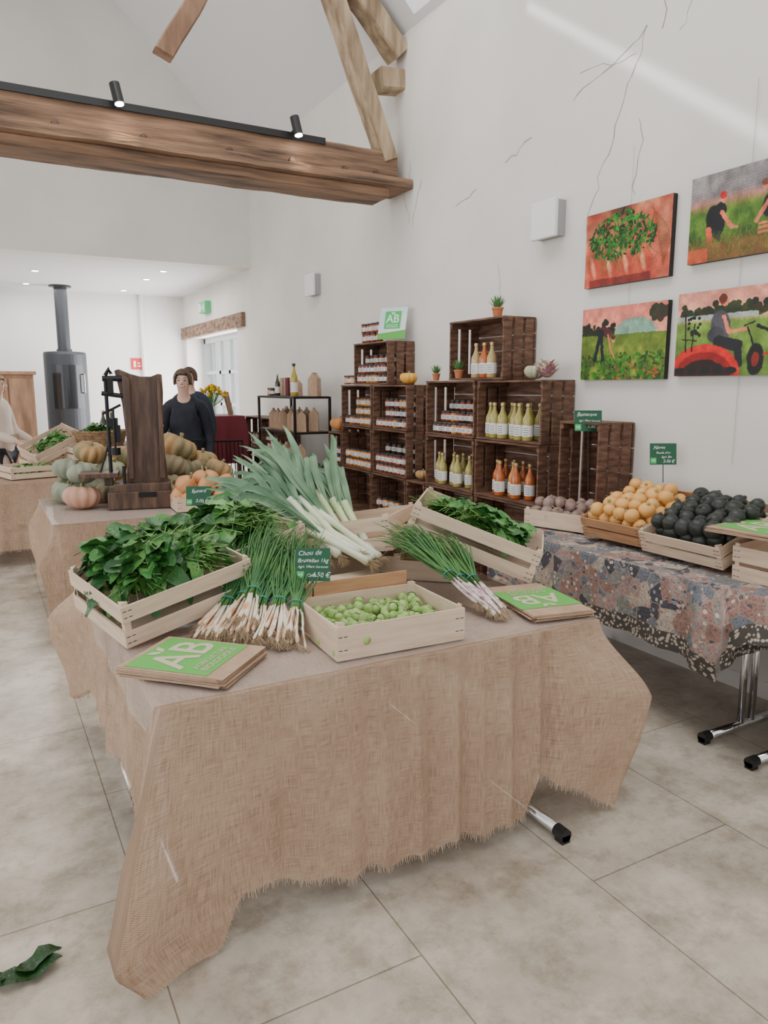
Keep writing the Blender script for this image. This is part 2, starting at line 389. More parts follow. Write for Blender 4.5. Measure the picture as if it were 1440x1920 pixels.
crack(3.28,3.62,.012,-.045,22);crack(3.35,4.2,-.006,-.045,13);crack(3.28,3.62,.07,-.03,9);crack(3.3,2.72,.0,.05,8);crack(4.9,3.1,.06,-.02,5);crack(4.55,3.2,-.05,.01,6)
crack(2.9,3.7,-.06,.02,9);crack(6.0,3.3,-.02,-.05,6);crack(4.6,2.5,0,-.04,12,.0018);crack(5.7,3.35,.01,-.04,9);crack(3.35,3.5,.07,.02,6,.0018)
crack(2.96,3.65,.0,-.03,6,.0014);crack(5.9,3.55,.0,-.03,7)
struct(cr.build('trim_4',crackm))

# ---------------------------------------------------------------- beam truss
def wob(o,a=.008,sc=2.5):
    for v in o.data.vertices:
        n=noise.noise_vector(v.co*sc);v.co+=n*a+noise.noise_vector(v.co*9)*a*.5
def timber(p0,p1,w,h,up,mat,name,parent=None,curve=None,nseg=30,origin=(0,0,0)):
    p0=Vector(p0);p1=Vector(p1);t=(p1-p0).normalized();up=Vector(up);sd=t.cross(up).normalized();up=sd.cross(t)
    b=MB();vs=[];fs=[]
    ring=[(-.5,-.42),(-.42,-.5),(0,-.5),(.42,-.5),(.5,-.42),(.5,0),(.5,.42),(.42,.5),(0,.5),(-.42,.5),(-.5,.42),(-.5,0)];R=len(ring)
    for i in range(nseg+1):
        s=i/nseg;c=p0.lerp(p1,s)+(Vector(curve)*math.sin(math.pi*s) if curve else V(0,0,0))
        for x,y in ring: vs.append(c+sd*x*w+up*y*h)
    for i in range(nseg):
        for k in range(R):
            k2=(k+1)%R;fs.append((i*R+k,i*R+k2,(i+1)*R+k2,(i+1)*R+k))
    fs.append(tuple(range(R))[::-1]);fs.append(tuple(nseg*R+k for k in range(R)))
    b.add(vs,fs);o=b.build(name,mat,origin=origin,parent=parent);wob(o);return o
tr=empty('roof_truss',(3.3,6.0,3.2));tag(tr,'old oak roof truss with double tie beam and diagonal struts','roof beam')
og=(3.3,6,3.2)
timber((-4.4,6.10,3.51),(3.42,6.10,3.51),.26,.23,(0,0,1),oak,'tie_beam',tr,origin=og,nseg=90)
timber((-4.4,6.05,3.345),(3.49,6.05,3.345),.44,.085,(0,0,1),oak,'lower_beam',tr,origin=og,nseg=90)
timber((-4.4,6.08,3.265),(3.30,6.08,3.265),.36,.08,(0,0,1),oak,'lower_beam',tr,origin=og,nseg=90)
timber((3.36,6.05,3.56),(2.35,6.1,6.0),.13,.2,(0,1,0),oakl,'strut',tr,origin=og)
timber((3.47,6.05,4.44),(2.3,6.05,5.6),.2,.17,(1,0,1),oakl,'rafter',tr,origin=og)
timber((3.28,6.08,4.22),(3.5,6.08,4.24),.2,.17,(0,0,1),oakl,'tenon_block',tr,origin=og,nseg=4)
for x in (.65,1.25,1.9,2.42,2.9,3.2,.1):
    b=MB();b.lathe([(.0,.0),(.03,.0),(.025,.03),(0,.034)],10,Matrix.Translation((x,5.975,3.42))@rotm((math.pi/2,0,0)));b.build('bolt_head',darkw,origin=og,parent=tr)
b2=timber((1.43,6.0,4.03),(2.1,6.0,5.95),.14,.14,(0,1,0),oakr,'timber_brace',curve=(.12,0,-.10),origin=(1.43,6,4.03));tag(b2,'reddish curved oak brace hanging under the white roof slope','roof beam')
tk=empty('track_lighting',(1.0,5.9,3.63));tag(tk,'black lighting track fixed along the oak tie beam with spotlights','lamp')
b=MB();b.bb((-3,5.95,3.585),(2.72,5.99,3.635));b.build('track_rail',black,origin=(1,5.9,3.63),parent=tk)
for x in (1.06,2.43):
    b=MB();b.tube([(x,5.96,3.63),(x,5.9,3.66)],.012,8);b.tube([(x-.01,5.89,3.73),(x+.012,5.86,3.59)],.037,16);b.build('spotlight',black,origin=(1,5.9,3.63),parent=tk)
    b=MB();b.tube([(x+.012,5.86,3.592),(x+.0125,5.859,3.584)],.03,16);b.build('bulb',lampe,origin=(1,5.9,3.63),parent=tk)
b=MB();b.lathe([(.045,0),(.06,-.004),(.062,-.008),(.058,-.01),(.046,-.006)],18,cap=False);dl=b.build('downlight',white,smooth=True)
b=MB();b.lathe([(.001,-.012),(.03,-.011),(.046,-.006),(.046,-.003)],18,cap=False);b.build('bulb',lampe,parent=dl,smooth=True);tag(dl,'small round recessed downlight in the white ceiling','lamp','recessed downlights')
pr=Proto(dl)
for x,y in ((.89,11.84),(.86,13.36),(2.49,11.02),(2.44,11.95),(2.37,13.5)): pr.put((x,y,3.22))
for i,(y,z,h) in enumerate(((4.0,2.70,.12),(7.95,2.735,.12))):
    b=MB();b.bb((3.40,y-h,z-h),(3.43,y+h,z+h));sp0=b.build('wall_speaker',white,origin=(3.5,y,z),bevel=.006);tag(sp0,'square white box speaker mounted on the plaster wall','speaker','wall speakers')
    b=MB();b.bb((3.43,y-h+.008,z-h+.008),(3.5,y+h-.008,z+h-.008));k=b.build('speaker_housing',greyp,origin=(3.5,y,z));k.parent=sp0;k.location=(0,0,0)
e=empty('exit_sign',(3.42,12.4,2.89));tag(e,'green and white illuminated running man exit sign','sign')
b=MB();b.bb((3.40,12.22,2.80),(3.5,12.58,2.98));b.build('sign_box',exitm,origin=(3.42,12.4,2.89),parent=e)
b=MB()
b.bb((3.39,12.45,2.83),(3.40,12.55,2.95));b.bb((3.39,12.33,2.875),(3.40,12.43,2.895));b.bb((3.39,12.27,2.84),(3.40,12.32,2.93))
b.build('pictogram',white,origin=(3.42,12.4,2.89),parent=e)
e=empty('fire_safety_sign',(2.63,14.09,2.0));tag(e,'small red fire equipment sign on the back wall','sign')
b=MB();b.bb((2.53,14.08,1.91),(2.73,14.1,2.11));b.build('sign_plate',redsg,origin=(2.63,14.09,2.0),parent=e)
b=MB();b.bb((2.57,14.075,1.95),(2.61,14.08,2.06));b.bb((2.64,14.075,1.96),(2.70,14.08,1.98));b.bb((2.64,14.075,2.01),(2.69,14.08,2.03));b.build('pictogram',white,origin=(2.63,14.09,2.0),parent=e)

# ---------------------------------------------------------------- stove
sc=V(1.36,13.4,0);e=empty('wood_stove',sc);tag(e,'tall dark grey cylindrical wood stove with flue pipe','stove')
b=MB();b.lathe([(.30,0),(.33,.02),(.33,2.12),(.32,2.16),(.2,2.17),(0,2.17)],40,Matrix.Translation(sc));b.build('stove_body',stovem,origin=sc,parent=e)
b=MB();n=12;vs=[]
for i in range(n+1):
    a=-math.pi/2-.75+1.5*i/n
    for z in (1.25,1.95): vs.append(sc+V(.336*math.cos(a),.336*math.sin(a),z))
b.add(vs,[(2*i,2*i+2,2*i+3,2*i+1) for i in range(n)])
b.build('stove_door',glassd,origin=sc,parent=e,smooth=True)
b=MB();b.tube([sc+V(.22,-.26,1.5),sc+V(.24,-.3,1.5),sc+V(.24,-.3,1.8),sc+V(.22,-.26,1.8)],.012);b.build('handle',chrome,origin=sc,parent=e)
b=MB();b.tube([sc+V(0,0,2.17),sc+V(0,0,3.2)],.10,24);b.lathe([(.12,0),(.12,.04)],24,Matrix.Translation(sc+V(0,0,2.17)));b.lathe([(.17,0),(.17,.02)],24,Matrix.Translation(sc+V(0,0,3.195)));b.build('flue_pipe',stovem,origin=sc,parent=e)

# ---------------------------------------------------------------- tables
def sst(a,b_,x):
    t=min(1,max(0,(x-a)/(b_-a)));return t*t*(3-2*t)
def cloth(name,x0,x1,y0,y1,z,drop,ears,mat,origin,parent,fringe=True,rip=.012,seed=0,flare=.02,flatfloor=.012,creases=(),step=.018):
    """drop(side,t): fall length; side 0 front(y0) 1 right 2 back 3 left; ears: 4x(out,drop,width,kind) corners FL,FR,BR,BL"""
    P=[];cs=[(x0,y0),(x1,y0),(x1,y1),(x0,y1)]
    dg=[(-.707,-.707),(.707,-.707),(.707,.707),(-.707,.707)];nr=[(0,-1),(1,0),(0,1),(-1,0)]
    for s in range(4):
        a=Vector(cs[s]);c=Vector(cs[(s+1)%4]);L=(c-a).length;n=int(L/step)
        for i in range(n+1):
            t=i/n;P.append((a.lerp(c,t),s,t,t*L,(1-t)*L))
    K=34;mb=MB();mb.uv=[];mb.hem=[];n=len(P);cum=0;last=None;hem=[]
    def prof(kind,q):
        if kind==1:
            pk_=.36;return sst(0,pk_*1.15,q)*.999 if q<pk_ else 1-.62*((q-pk_)/(1-pk_))**1.2
        pk_=.80;return (q/pk_)**1.05 if q<pk_ else 1-.45*((q-pk_)/(1-pk_))
    for (p,s,t,d0,d1) in P:
        if last is not None: cum+=(p-last).length
        last=p;e0=ears[s];e1=ears[(s+1)%4]
        w0=max(0,1-d0/e0[2]) if e0[2] else 0;w1=max(0,1-d1/e1[2]) if e1[2] else 0
        f0=sst(0,.35,w0);f1=sst(0,.35,w1)
        if e0[3]==1: f0=w0
        if e1[3]==1: f1=w1
        Ld=drop(s,t)+e0[1]*f0+e1[1]*f1;nn=Vector(nr[s])
        cf=sum(a_*math.exp(-((cum-c_)/w_)**2) for (c_,a_,w_) in creases)
        ek=max(w0,w1)
        for k in range(K+1):
            q=k/K
            fold=(math.sin(cum*21+seed)+.6*math.sin(cum*47+seed*2+q)+.5*math.sin(cum*9.3+seed*3))*rip*q+cf*min(1,.25+q*1.6)+.008*math.sin(q*13+cum*8)*ek*q
            eo=e0[0]*w0*prof(e0[3],q);e1o=e1[0]*w1*prof(e1[3],q)
            out=nn*(.004+flare*q+fold)+Vector(dg[s])*eo+Vector(dg[(s+1)%4])*e1o
            if k==0: out=nn*0.0
            zz=z+.004-q*Ld
            if zz<flatfloor:
                over=flatfloor-zz;zz=flatfloor+.003*math.sin(cum*30);out=out+nn*over*.4
            mb.v.append(V(p.x+out.x,p.y+out.y,zz));mb.c.append((1,1,1))
            mb.uv.append((cum,q*Ld));mb.hem.append((cum,max(Ld-q*Ld,0)))
        hem.append((mb.v[-1].copy(),mb.v[-1]-mb.v[-3]))
    K1=K+1
    for i in range(n-1):
        for k in range(K): mb.f.append([i*K1+k,i*K1+k+1,(i+1)*K1+k+1,(i+1)*K1+k]);mb.m.append(0)
    for k in range(K): mb.f.append([(n-1)*K1+k,(n-1)*K1+k+1,k+1,k]);mb.m.append(0)
    G=16;bs=len(mb.v)
    for j in range(G+1):
        for i in range(G+1):
            x=x0+(x1-x0)*i/G;y=y0+(y1-y0)*j/G
            mb.v.append(V(x,y,z+.004));mb.c.append((1,1,1));mb.uv.append((x,y));mb.hem.append((x,1.0))
    for j in range(G):
        for i in range(G):
            a=bs+j*(G+1)+i;mb.f.append([a,a+1,a+G+2,a+G+1]);mb.m.append(0)
    o=mb.build(name,mat,origin=origin,parent=parent,smooth=True)
    if fringe:
        fb=MB();rr=random.Random(seed)
        for i in range(len(hem)-1):
            for j in range(3):
                p=hem[i][0].lerp(hem[i+1][0],j/3.0);d=hem[i][1].normalized()
                if p.z<.02: continue
                ln=rr.uniform(.008,.030);q=p+d*ln+V(rr.uniform(-.006,.006),rr.uniform(-.006,.006),0)
                q.z=max(q.z,.004)
                s=(hem[i+1][0]-hem[i][0]).normalized()*.0011
                fb.add([p-s,p+s,q+s*.5,q-s*.5],[(0,1,2,3)])
        fb.build('fringe',thread,origin=origin,parent=parent)
    return o
def table(x0,x1,y0,y1,z,label,legs,drop,ears,mat,axis='y',seed=1,fringe=True,group=None,**kw):
    og=V((x0+x1)/2,(y0+y1)/2,0);e=empty('display_table',og);tag(e,label,'table',group)
    b=MB();b.bb((x0+.005,y0+.005,z-.03),(x1-.005,y1-.005,z));b.build('table_top',darkw,origin=og,parent=e)
    for (x,a,c) in legs:
        l=MB();ym=(a+c)/2;zz=z-.03
        T=(lambda p,q,r:V(p,q,r)) if axis=='y' else (lambda p,q,r:V(q,p,r))
        l.tube([T(x,a,.03),T(x,c,.03)],.02,12)
        for dy in (-.04,.04): l.tube([T(x,ym+dy,.03),T(x,ym+dy,zz-.04)],.016,12)
        l.tube([T(x,a+.17,zz-.045),T(x,c-.1,zz-.045)],.014,8)
        lo=l.build('leg',chrome,origin=og,parent=e,smooth=True)
        for y,sg in ((a,-1),(c,1)):
            cp=MB();cp.tube([T(x,y-sg*.03,.03),T(x,y+sg*.02,.03)],.024,12)
            vs=[T(x-.018,y-.02,0),T(x+.018,y-.02,0),T(x+.018,y+.02,0),T(x-.018,y+.02,0)];vs+=[q+V(0,0,.03) for q in vs]
            cp.add(vs,[(0,1,2,3),(4,5,6,7),(0,1,5,4),(1,2,6,5),(2,3,7,6),(3,0,4,7)])
            co=cp.build('foot_cap',black,origin=og);co.parent=lo;co.location=(0,0,0)
    cloth('tablecloth',x0,x1,y0,y1,z,drop,ears,mat,og,e,fringe=fringe,seed=seed,**kw)
    return e,og
def dropA(s,t):
    if s==0: return .565+.115*sst(0,.45,t)-.15*sst(.785,.82,t)+.008*math.sin(t*60)
    if s==1: return .55
    if s==2: return .5
    return .47
cre=[(.80,.018,.016),(.86,-.018,.015),(.95,.024,.018),(1.0,-.020,.014),(1.06,.018,.012),(1.17,.024,.02),(1.22,-.020,.015),(1.30,.026,.02),(1.34,-.03,.02),(.22,.016,.03),(.34,-.010,.03),(.45,.014,.04),(.62,-.012,.03),(.68,.012,.02),
 (5.6,.02,.05),(5.9,-.02,.05),(6.1,.02,.04)]
tA,ogA=table(.37,1.97,1.92,3.53,.75,'folding table draped with frayed tan burlap and clear plastic',[(.46,2.15,2.68),(.43,2.80,3.28),(1.72,1.80,2.5),(1.72,2.75,3.3)],dropA,[(.26,.175,.21,0),(.20,.20,.29,1),(.15,0,.1,1),(.21,.12,.20,1)],burl,seed=3,creases=cre,step=.011,rip=.008)
b=MB();x0,x1,y0,y1=.355,1.985,1.93,3.54;z=.759
nx,ny=40,40;vs=[];fs=[]
prof=[(x0-.012,z-.13),(x0-.01,z-.07),(x0-.004,z-.015)]+[(x0+(x1-x0)*i/nx,z) for i in range(nx+1)]+[(x1+.004,z-.02),(x1+.01,z-.1)]
for j in range(ny+1):
    y=y0+(y1-y0)*j/ny
    for (x,zz) in prof: vs.append((x+.006*math.sin(j*.65)*(zz<z-.03),y,zz+(.0012*math.sin(j*1.05+x*19)+.0022*max(0,noise.noise(V(x*5,y*5,0))) if zz==z else .01*math.sin(j*.45))))
W=len(prof)
for j in range(ny):
    for i in range(W-1): fs.append((j*W+i,j*W+i+1,(j+1)*W+i+1,(j+1)*W+i))
b.add(vs,fs);b.build('plastic_cover',plastic,origin=ogA,parent=tA,smooth=True)
ER=[(.12,.1,.12,1)]*4
tB,ogB=table(.37,1.72,4.95,6.15,.75,'table draped in tan burlap carrying squashes and an antique scale',[(.45,5.1,6.0),(1.6,5.1,6.0)],lambda s,t:.55+.03*math.sin(t*5),[(.15,.1,.16,1),(.12,.05,.14,1),(.1,0,.1,1),(.12,.05,.14,1)],burl,seed=5)
b=MB();b.bb((.36,4.94,.757),(1.73,6.16,.7585));b.build('plastic_cover',plastic,origin=ogB,parent=tB)
tC,ogC=table(-.5,1.55,7.3,8.8,.75,'burlap covered table stacked with wooden vegetable crates',[(-.3,7.5,8.7),(1.4,7.5,8.7)],lambda s,t:.6,ER,burl,seed=8)
def dropD(s,t):
    if s==3: return .47-.09*sst(0,.9,t)-.06*math.sin(3.1*t)
    return .32
NE=(0,0,0,0)
tD,ogD=table(2.74,3.43,1.98,3.55,.75,'table along the wall covered in brown floral patchwork fabric',[(2.05,2.80,3.38),(3.3,2.80,3.38)],dropD,[(.10,.03,.18,1),NE,NE,(.05,.0,.1,1)],flor,axis='x',seed=2,fringe=False,rip=.010,flare=.012,creases=[(4.25,.02,.03),(4.34,-.02,.03),(4.42,.03,.025)])
tE,ogE=table(2.76,3.43,.55,1.96,.755,'second folding table covered in brown floral patchwork fabric',[(1.80,2.78,3.38),(.7,2.80,3.38)],lambda s,t:.24-.05*math.sin(t*9) if s==3 else .2,[NE,NE,NE,(.05,.08,.12,1)],flor,axis='x',seed=4,fringe=False,rip=.013,flare=.012)

# ---------------------------------------------------------------- pale crates
def crate(L,W,H,label,M4,mat=pale,slats=1,matend=None,group=None,gap=.02,t=.007,name='wooden_crate'):
    b=MB()
    def bx(c,s,mi=0): b.box(c,s,None,mi)
    n=5;pw=(W-2*t)/n
    for i in range(n): bx((0,-W/2+t+pw*(i+.5),t/2+.004),(L-2*t,pw*.88,t))
    sh=(H-gap*(slats-1))/slats
    for i in range(slats):
        z=sh/2+i*(sh+gap)
        for sg in (-1,1): bx((0,sg*(W/2-t/2),z),(L,t,sh))
        for sg in (-1,1): bx((sg*(L/2-t/2),0,z),(t,W-2*t,sh),1)
    for sx in (-1,1):
        for sy in (-1,1):
            q=.022;x=sx*(L/2-t);y=sy*(W/2-t)
            b.add([(x,y,0),(x-sx*q,y,0),(x,y-sy*q,0),(x,y,H+.012),(x-sx*q,y,H+.012),(x,y-sy*q,H+.012)],[(0,1,2),(3,5,4),(0,3,4,1),(1,4,5,2),(2,5,3,0)])
            for i in range(slats):
                for k in range(2):
                    zz=(sh+gap)*i+sh*(.3+.4*k);b.box((sx*(L/2-.03),sy*(W/2+.0005),zz),(.012,.001,.002),None,2);b.box((sx*(L/2-.012),sy*(W/2+.0005),zz),(.012,.001,.002),None,2)
    o=b.build(name,[mat,matend or mat,iron]);o.matrix_world=M4;tag(o,label,'crate',group);return o
def tilt(loc,rz,rx=0,ry=0): return Matrix.Translation(loc)@Euler((0,0,rz)).to_matrix().to_4x4()@Euler((rx,ry,0)).to_matrix().to_4x4()
def cornered(corner,local,rz,rx=0,ry=0):
    R=tilt((0,0,0),rz,rx,ry);return Matrix.Translation(Vector(corner)-R@Vector(local))@R
GD=((.022,.105,.022),(.035,.16,.03),(.065,.235,.045),(.11,.32,.07))
def heap(M4,L,W,h,n,label,name='spinach_leaves',size=.10,base=.06,greens=GD,over=.02,wid=.24,droop=.15,seed=1,flat=.5,comb=None):
    R=random.Random(seed);b=MB()
    for i in range(n):
        x=R.uniform(-1,1);y=R.uniform(-1,1);rr=max(abs(x),abs(y))
        z=base+h*(1-rr**2.4)*R.uniform(.6,1.0)+noise.noise(V(x*2.2+L,y*2.2+h,seed))*.022
        p=V(x*(L/2+over-.015),y*(W/2+over-.015),z)
        out=math.atan2(y*W,x*L);edge=rr>.72
        az=R.uniform(0,6.28);el=R.uniform(-.35,flat)
        if comb is not None: az=comb+noise.noise(V(x*1.6,y*1.6,seed+5))*3.2+R.uniform(-.6,.6)
        if edge:
            el=R.uniform(-.1,.5)
            if R.random()<droop: el=R.uniform(-.9,-.2);az=out+R.uniform(-.5,.5)
        d=V(math.cos(az)*math.cos(el),math.sin(az)*math.cos(el),math.sin(el))
        s=size*R.uniform(.65,1.2)
        if edge and el>-.15: p=p-V(x*.06,y*.06,0)-d*s*.5
        nr=V(R.uniform(-.7,.7),R.uniform(-.7,.7),1).normalized();cur=R.uniform(-.7,.1)
        g=greens[R.randrange(len(greens))];k=R.uniform(.75,1.25);col=(g[0]*k,g[1]*k,g[2]*k);stc=(.22*k,.42*k,.10*k)
        side=d.cross(nr).normalized();up=side.cross(d)
        prof=[.05,.05,.40,.80,1.0,1.0,.88,.60,.18];pos=[-.75,0,.10,.25,.42,.6,.78,.92,1.0];vs=[];w=R.uniform(.75,1.15)*wid;ph=R.uniform(0,6);cup=R.uniform(.0,.7);tw=R.uniform(-.5,.5)
        for j,(q,wd) in enumerate(zip(pos,prof)):
            c=p+d*s*q+up*s*cur*max(q,0)**2;wd*=w
            rf=.055*math.sin(q*13+ph) if j>1 else 0
            vs+=[c+side*s*wd+up*s*(wd*cup+rf+tw*q*wd),c,c-side*s*wd+up*s*(wd*cup-rf*.8-tw*q*wd)]
        fs=[]
        for j in range(len(pos)-1):
            a=j*3;fs+=[(a,a+1,a+4,a+3),(a+1,a+2,a+5,a+4)]
        b.col=col;b.add(vs,fs)
        st=len(b.c)-len(vs)
        for q in range(6): b.c[st+q]=stc
        for q in (7,10,13): b.c[st+q]=tuple((col[u]+stc[u])/2 for u in range(3))
    o=b.build(name,leafm,smooth=True);o.matrix_world=M4;tag(o,label,'leafy greens',kind='stuff');return o

crS=cornered((.37,2.41,.765),(-.25,-.20,0),D(15),D(8),D(-9.5))
crate(.50,.40,.15,'pale wooden crate tilted and heaped with fresh spinach',crS,slats=2,gap=.035)
heap(crS@Matrix.Translation((.02,.035,0)),.46,.34,.13,820,'dark green spinach leaves heaped over a tilted crate',base=.125,over=.0,seed=1,droop=.10,size=.108,wid=.24,comb=2.6)
crS2=cornered((1.17,2.80,.93),(.21,-.19,0),D(20),D(5),D(-9))
crate(.42,.38,.12,'pale wooden crate raised behind and filled with spinach',crS2,slats=2,gap=.025)
heap(crS2@Matrix.Translation((0,.03,0)),.42,.34,.11,620,'dark green spinach leaves piled in a raised crate',base=.105,over=.0,seed=2,droop=.06,size=.108,wid=.24,comb=2.9)
crate(.36,.30,.12,'pale crate turned as a riser under the spinach',tilt((1.0,3.03,.762),D(20)),slats=2)
crate(.46,.30,.10,'pale crate used as a riser under the leeks',tilt((1.5,3.02,.762),D(-35)),slats=1)
crL=tilt((1.52,3.02,.865),D(-50),D(0),D(-10))
crate(.50,.36,.15,'pale crate with wide gaps holding the leeks',crL,slats=2,gap=.03)
b=MB();b.box((1.28,2.62,.80),(.40,.26,.012),Euler((D(8),0,D(6))).to_matrix());o=b.build('wooden_board',pale,origin=(1.28,2.62,.79));tag(o,'pale wooden board lying behind the sprouts crate','board')
crR=cornered((2.0,2.35,.785),(.29,-.17,0),D(-40),D(4),D(20))
crate(.58,.34,.14,'pale wooden crate sloping down filled with spinach bunches',crR,slats=2,gap=.03)
heap(crR@Matrix.Translation((-.02,.03,0)),.54,.30,.055,480,'dark spinach leaves filling a sloping crate',base=.115,over=-.01,seed=3,droop=.0,size=.105,wid=.22,flat=.3,comb=.3)
crate(.36,.26,.085,'pale crate used as riser beneath the sloping crate',tilt((1.74,2.80,.762),D(-42)),slats=1)

crB=tilt((1.165,2.155,.762),D(-2))
crate(.47,.36,.11,'shallow pale wooden crate holding Brussels sprouts',crB,slats=1,t=.008)
b=MB();b.box((1.165,2.345,.85),(.44,.008,.14));o=b.build('wooden_board',orangew,origin=(1.165,2.345,.78));tag(o,'thin orange wooden board standing behind the sprouts crate','board')
b=MB();sph(b,(0,0,.019),.019,16,10)
for k in range(5):
    a=k*1.257;vs=[];fs=[]
    for i in range(5):
        for j in range(5):
            th=.35+1.9*i/4;ph=a-.75+1.5*j/4*(1-.25*abs(i-2)/2);rr=.0205+.0015*(i==4)
            vs.append((rr*math.sin(th)*math.cos(ph),rr*math.sin(th)*math.sin(ph),.019-rr*math.cos(th)))
    for i in range(4):
        for j in range(4): q=i*5+j;fs.append((q,q+1,q+6,q+5))
    b.add(vs,fs)
sp=b.build('brussels_sprout',sproutm,smooth=True);tag(sp,'small bright green Brussels sprout in the wooden crate','vegetable','sprouts in the crate')
b=MB();b.lathe([(.007,-.003),(.006,.002)],8);b.build('stem',pale,parent=sp)
pr=Proto(sp)
for lay,(nx,ny,z0) in enumerate(((13,9,.785),(13,9,.815))):
    for i in range(nx):
        for j in range(ny):
            x=1.165+(i-(nx-1)/2)*.0342+U(-.006,.006);y=2.155+(j-(ny-1)/2)*.0362+U(-.006,.006)
            if lay==0 and not(i in(0,nx-1) or j in (0,ny-1)): continue
            if lay==1 and (j<1 and rnd()<.3): continue
            pr.put((x,y,z0+U(-.005,.010)-(.01 if lay==1 and j==0 else 0)),(U(0,6),U(0,6),U(0,6)),U(.82,1.1))

def ab_logo(M4,s,parent,mg,ml,asp=1):
    b=MB();b.add([M4@V(-s*asp/2,-s/2,0),M4@V(s*asp/2,-s/2,0),M4@V(s*asp/2,s/2,0),M4@V(-s*asp/2,s/2,0)],[(0,1,2,3)])
    b.build('logo_panel',mg,origin=parent.location,parent=parent)
    T=M4@Matrix.Translation((0,s*.05,.0012));text('AB',s*.66,T,ml,'logo_letters',parent,bold=s*.008)
    b=MB();pts=[(-.02,.31),(-.10,.36),(-.13,.45),(-.05,.44),(0,.37)]
    b.add([M4@V(x*s,y*s,.001) for x,y in pts],[tuple(range(5))]);pts=[(.0,.31),(.09,.36),(.13,.47),(.03,.43)]
    b.add([M4@V(x*s,y*s,.001) for x,y in pts],[tuple(range(4))])
    b.build('leaf_emblem',ml,origin=parent.location,parent=parent)
    text('AGRICULTURE',s*.105,M4@Matrix.Translation((0,-s*.29,.0012)),ml,'logo_words',parent)
    text('BIOLOGIQUE',s*.12,M4@Matrix.Translation((0,-s*.40,.0012)),ml,'logo_words',parent)
def quadbox(M4,hw,hh,t=.002):
    return [M4@V(x*hw,y*hh,z) for z in (-t,0) for x,y in ((-1,-1),(1,-1),(1,1),(-1,1))],[(3,2,1,0),(4,5,6,7),(0,1,5,4),(1,2,6,5),(2,3,7,6),(3,0,4,7)]
def price(c,w,h,lines,label,xd=(.88,-.47,0),stick=.1,upv=(.08,.14,1)):
    e=empty('price_sign',c);tag(e,label,'sign')
    M4=frame(c,xd,upv);b=MB();b.add(*quadbox(M4,w/2,h/2));b.build('board',slate,origin=c,parent=e)
    b=MB();b.tube([M4@V(0,-h/2-stick,-.003),M4@V(0,h*.1,-.003)],.0025,6);b.build('stick',black,origin=c,parent=e)
    T=M4@Matrix.Translation((-w*.37,-h*.31,.0008));s=w*.22
    ab=MB();ab.add([T@V(-s/2,-s/2,0),T@V(s/2,-s/2,0),T@V(s/2,s/2,0),T@V(-s/2,s/2,0)],[(0,1,2,3)]);ab.build('logo_panel',sgreen,origin=c,parent=e)
    text('AB',s*.62,T@Matrix.Translation((0,0,.0008)),chalk,'logo_letters',e)
    for (tx,x,y,sz) in lines: text(tx,sz*h,M4@Matrix.Translation((x*w,y*h,.0012)),chalk,'handwriting',e,shear=.3)
    return e
price(V(1.005,2.352,.985),.122,.118,[('Chou de',-.10,.35,.20),('Bruxelles 1kg',.0,.13,.17),('Agri. Villers Vermont',.0,-.06,.105),('Cat.1',-.05,-.32,.13),('4,50 \u20ac',.22,-.31,.21)],'dark green chalk board pricing Brussels sprouts, black stick',stick=.06)
price(V(.87,3.36,1.11),.115,.09,[('\u00c9pinard',0,.25,.24),('3,00 \u20ac',.12,-.25,.24)],'dark green chalk price board standing in the spinach',stick=.14)
price(V(3.22,3.31,1.405),.165,.125,[('Betterave',-.05,.30,.24),('Agri. Villers Vermont',.05,0,.12),('1,80 \u20ac',.2,-.28,.24)],'green chalk board pricing beetroot above the beet crate',stick=.46)
price(V(3.36,2.86,1.235),.15,.12,[('Navet',-.16,.30,.22),('Boule d\'or',-.0,.06,.16),('Agri. Bio',.12,-.14,.14),('2,50 \u20ac',.2,-.34,.2)],'green chalk board pricing golden turnips near the wall',stick=.10)

def bags(c,rz,L,W,n,label):
    e=empty('paper_bag_stack',c);tag(e,label,'paper bags');R=random.Random(n)
    b=MB();z=c.z
    for i in range(n):
        h=.0048;rr=Matrix.Rotation(rz+R.uniform(-.05,.05),3,'Z');off=V(R.uniform(-.008,.008),R.uniform(-.008,.008),0)
        b.box(c+off+V(0,0,i*h+h/2),(L,W,h*.7),rr)
        b.box(c+off+rr@V(L*.47,0,i*h+h/2),(L*.06,W,h*.95),rr)
    b.build('paper_bags',kraft,origin=c,parent=e)
    M4=Matrix.Translation(c+V(0,0,n*.0048+.0035))@Matrix.Rotation(rz,4,'Z')
    b=MB();b.box(c+V(0,0,n*.0048+.0012),(L,W,.0024),Matrix.Rotation(rz,3,'Z'));b.build('paper_bags',kraft,origin=c,parent=e)
    return e,M4
RZ=lambda a:Matrix.Rotation(D(a),4,'Z')
e,M4=bags(V(.525,2.165,.7625),D(-45),.35,.28,6,'stack of kraft paper bags printed with green organic logo')
ab_logo(M4@RZ(90)@Matrix.Translation((0,.02,0)),.275,e,gprint,kletter,.95)
e,M4=bags(V(1.87,2.16,.7625),D(80),.40,.25,5,'stack of kraft paper bags near the table corner')
ab_logo(M4@RZ(90)@Matrix.Translation((0,.0,0)),.24,e,gprint,kletter,1.1)

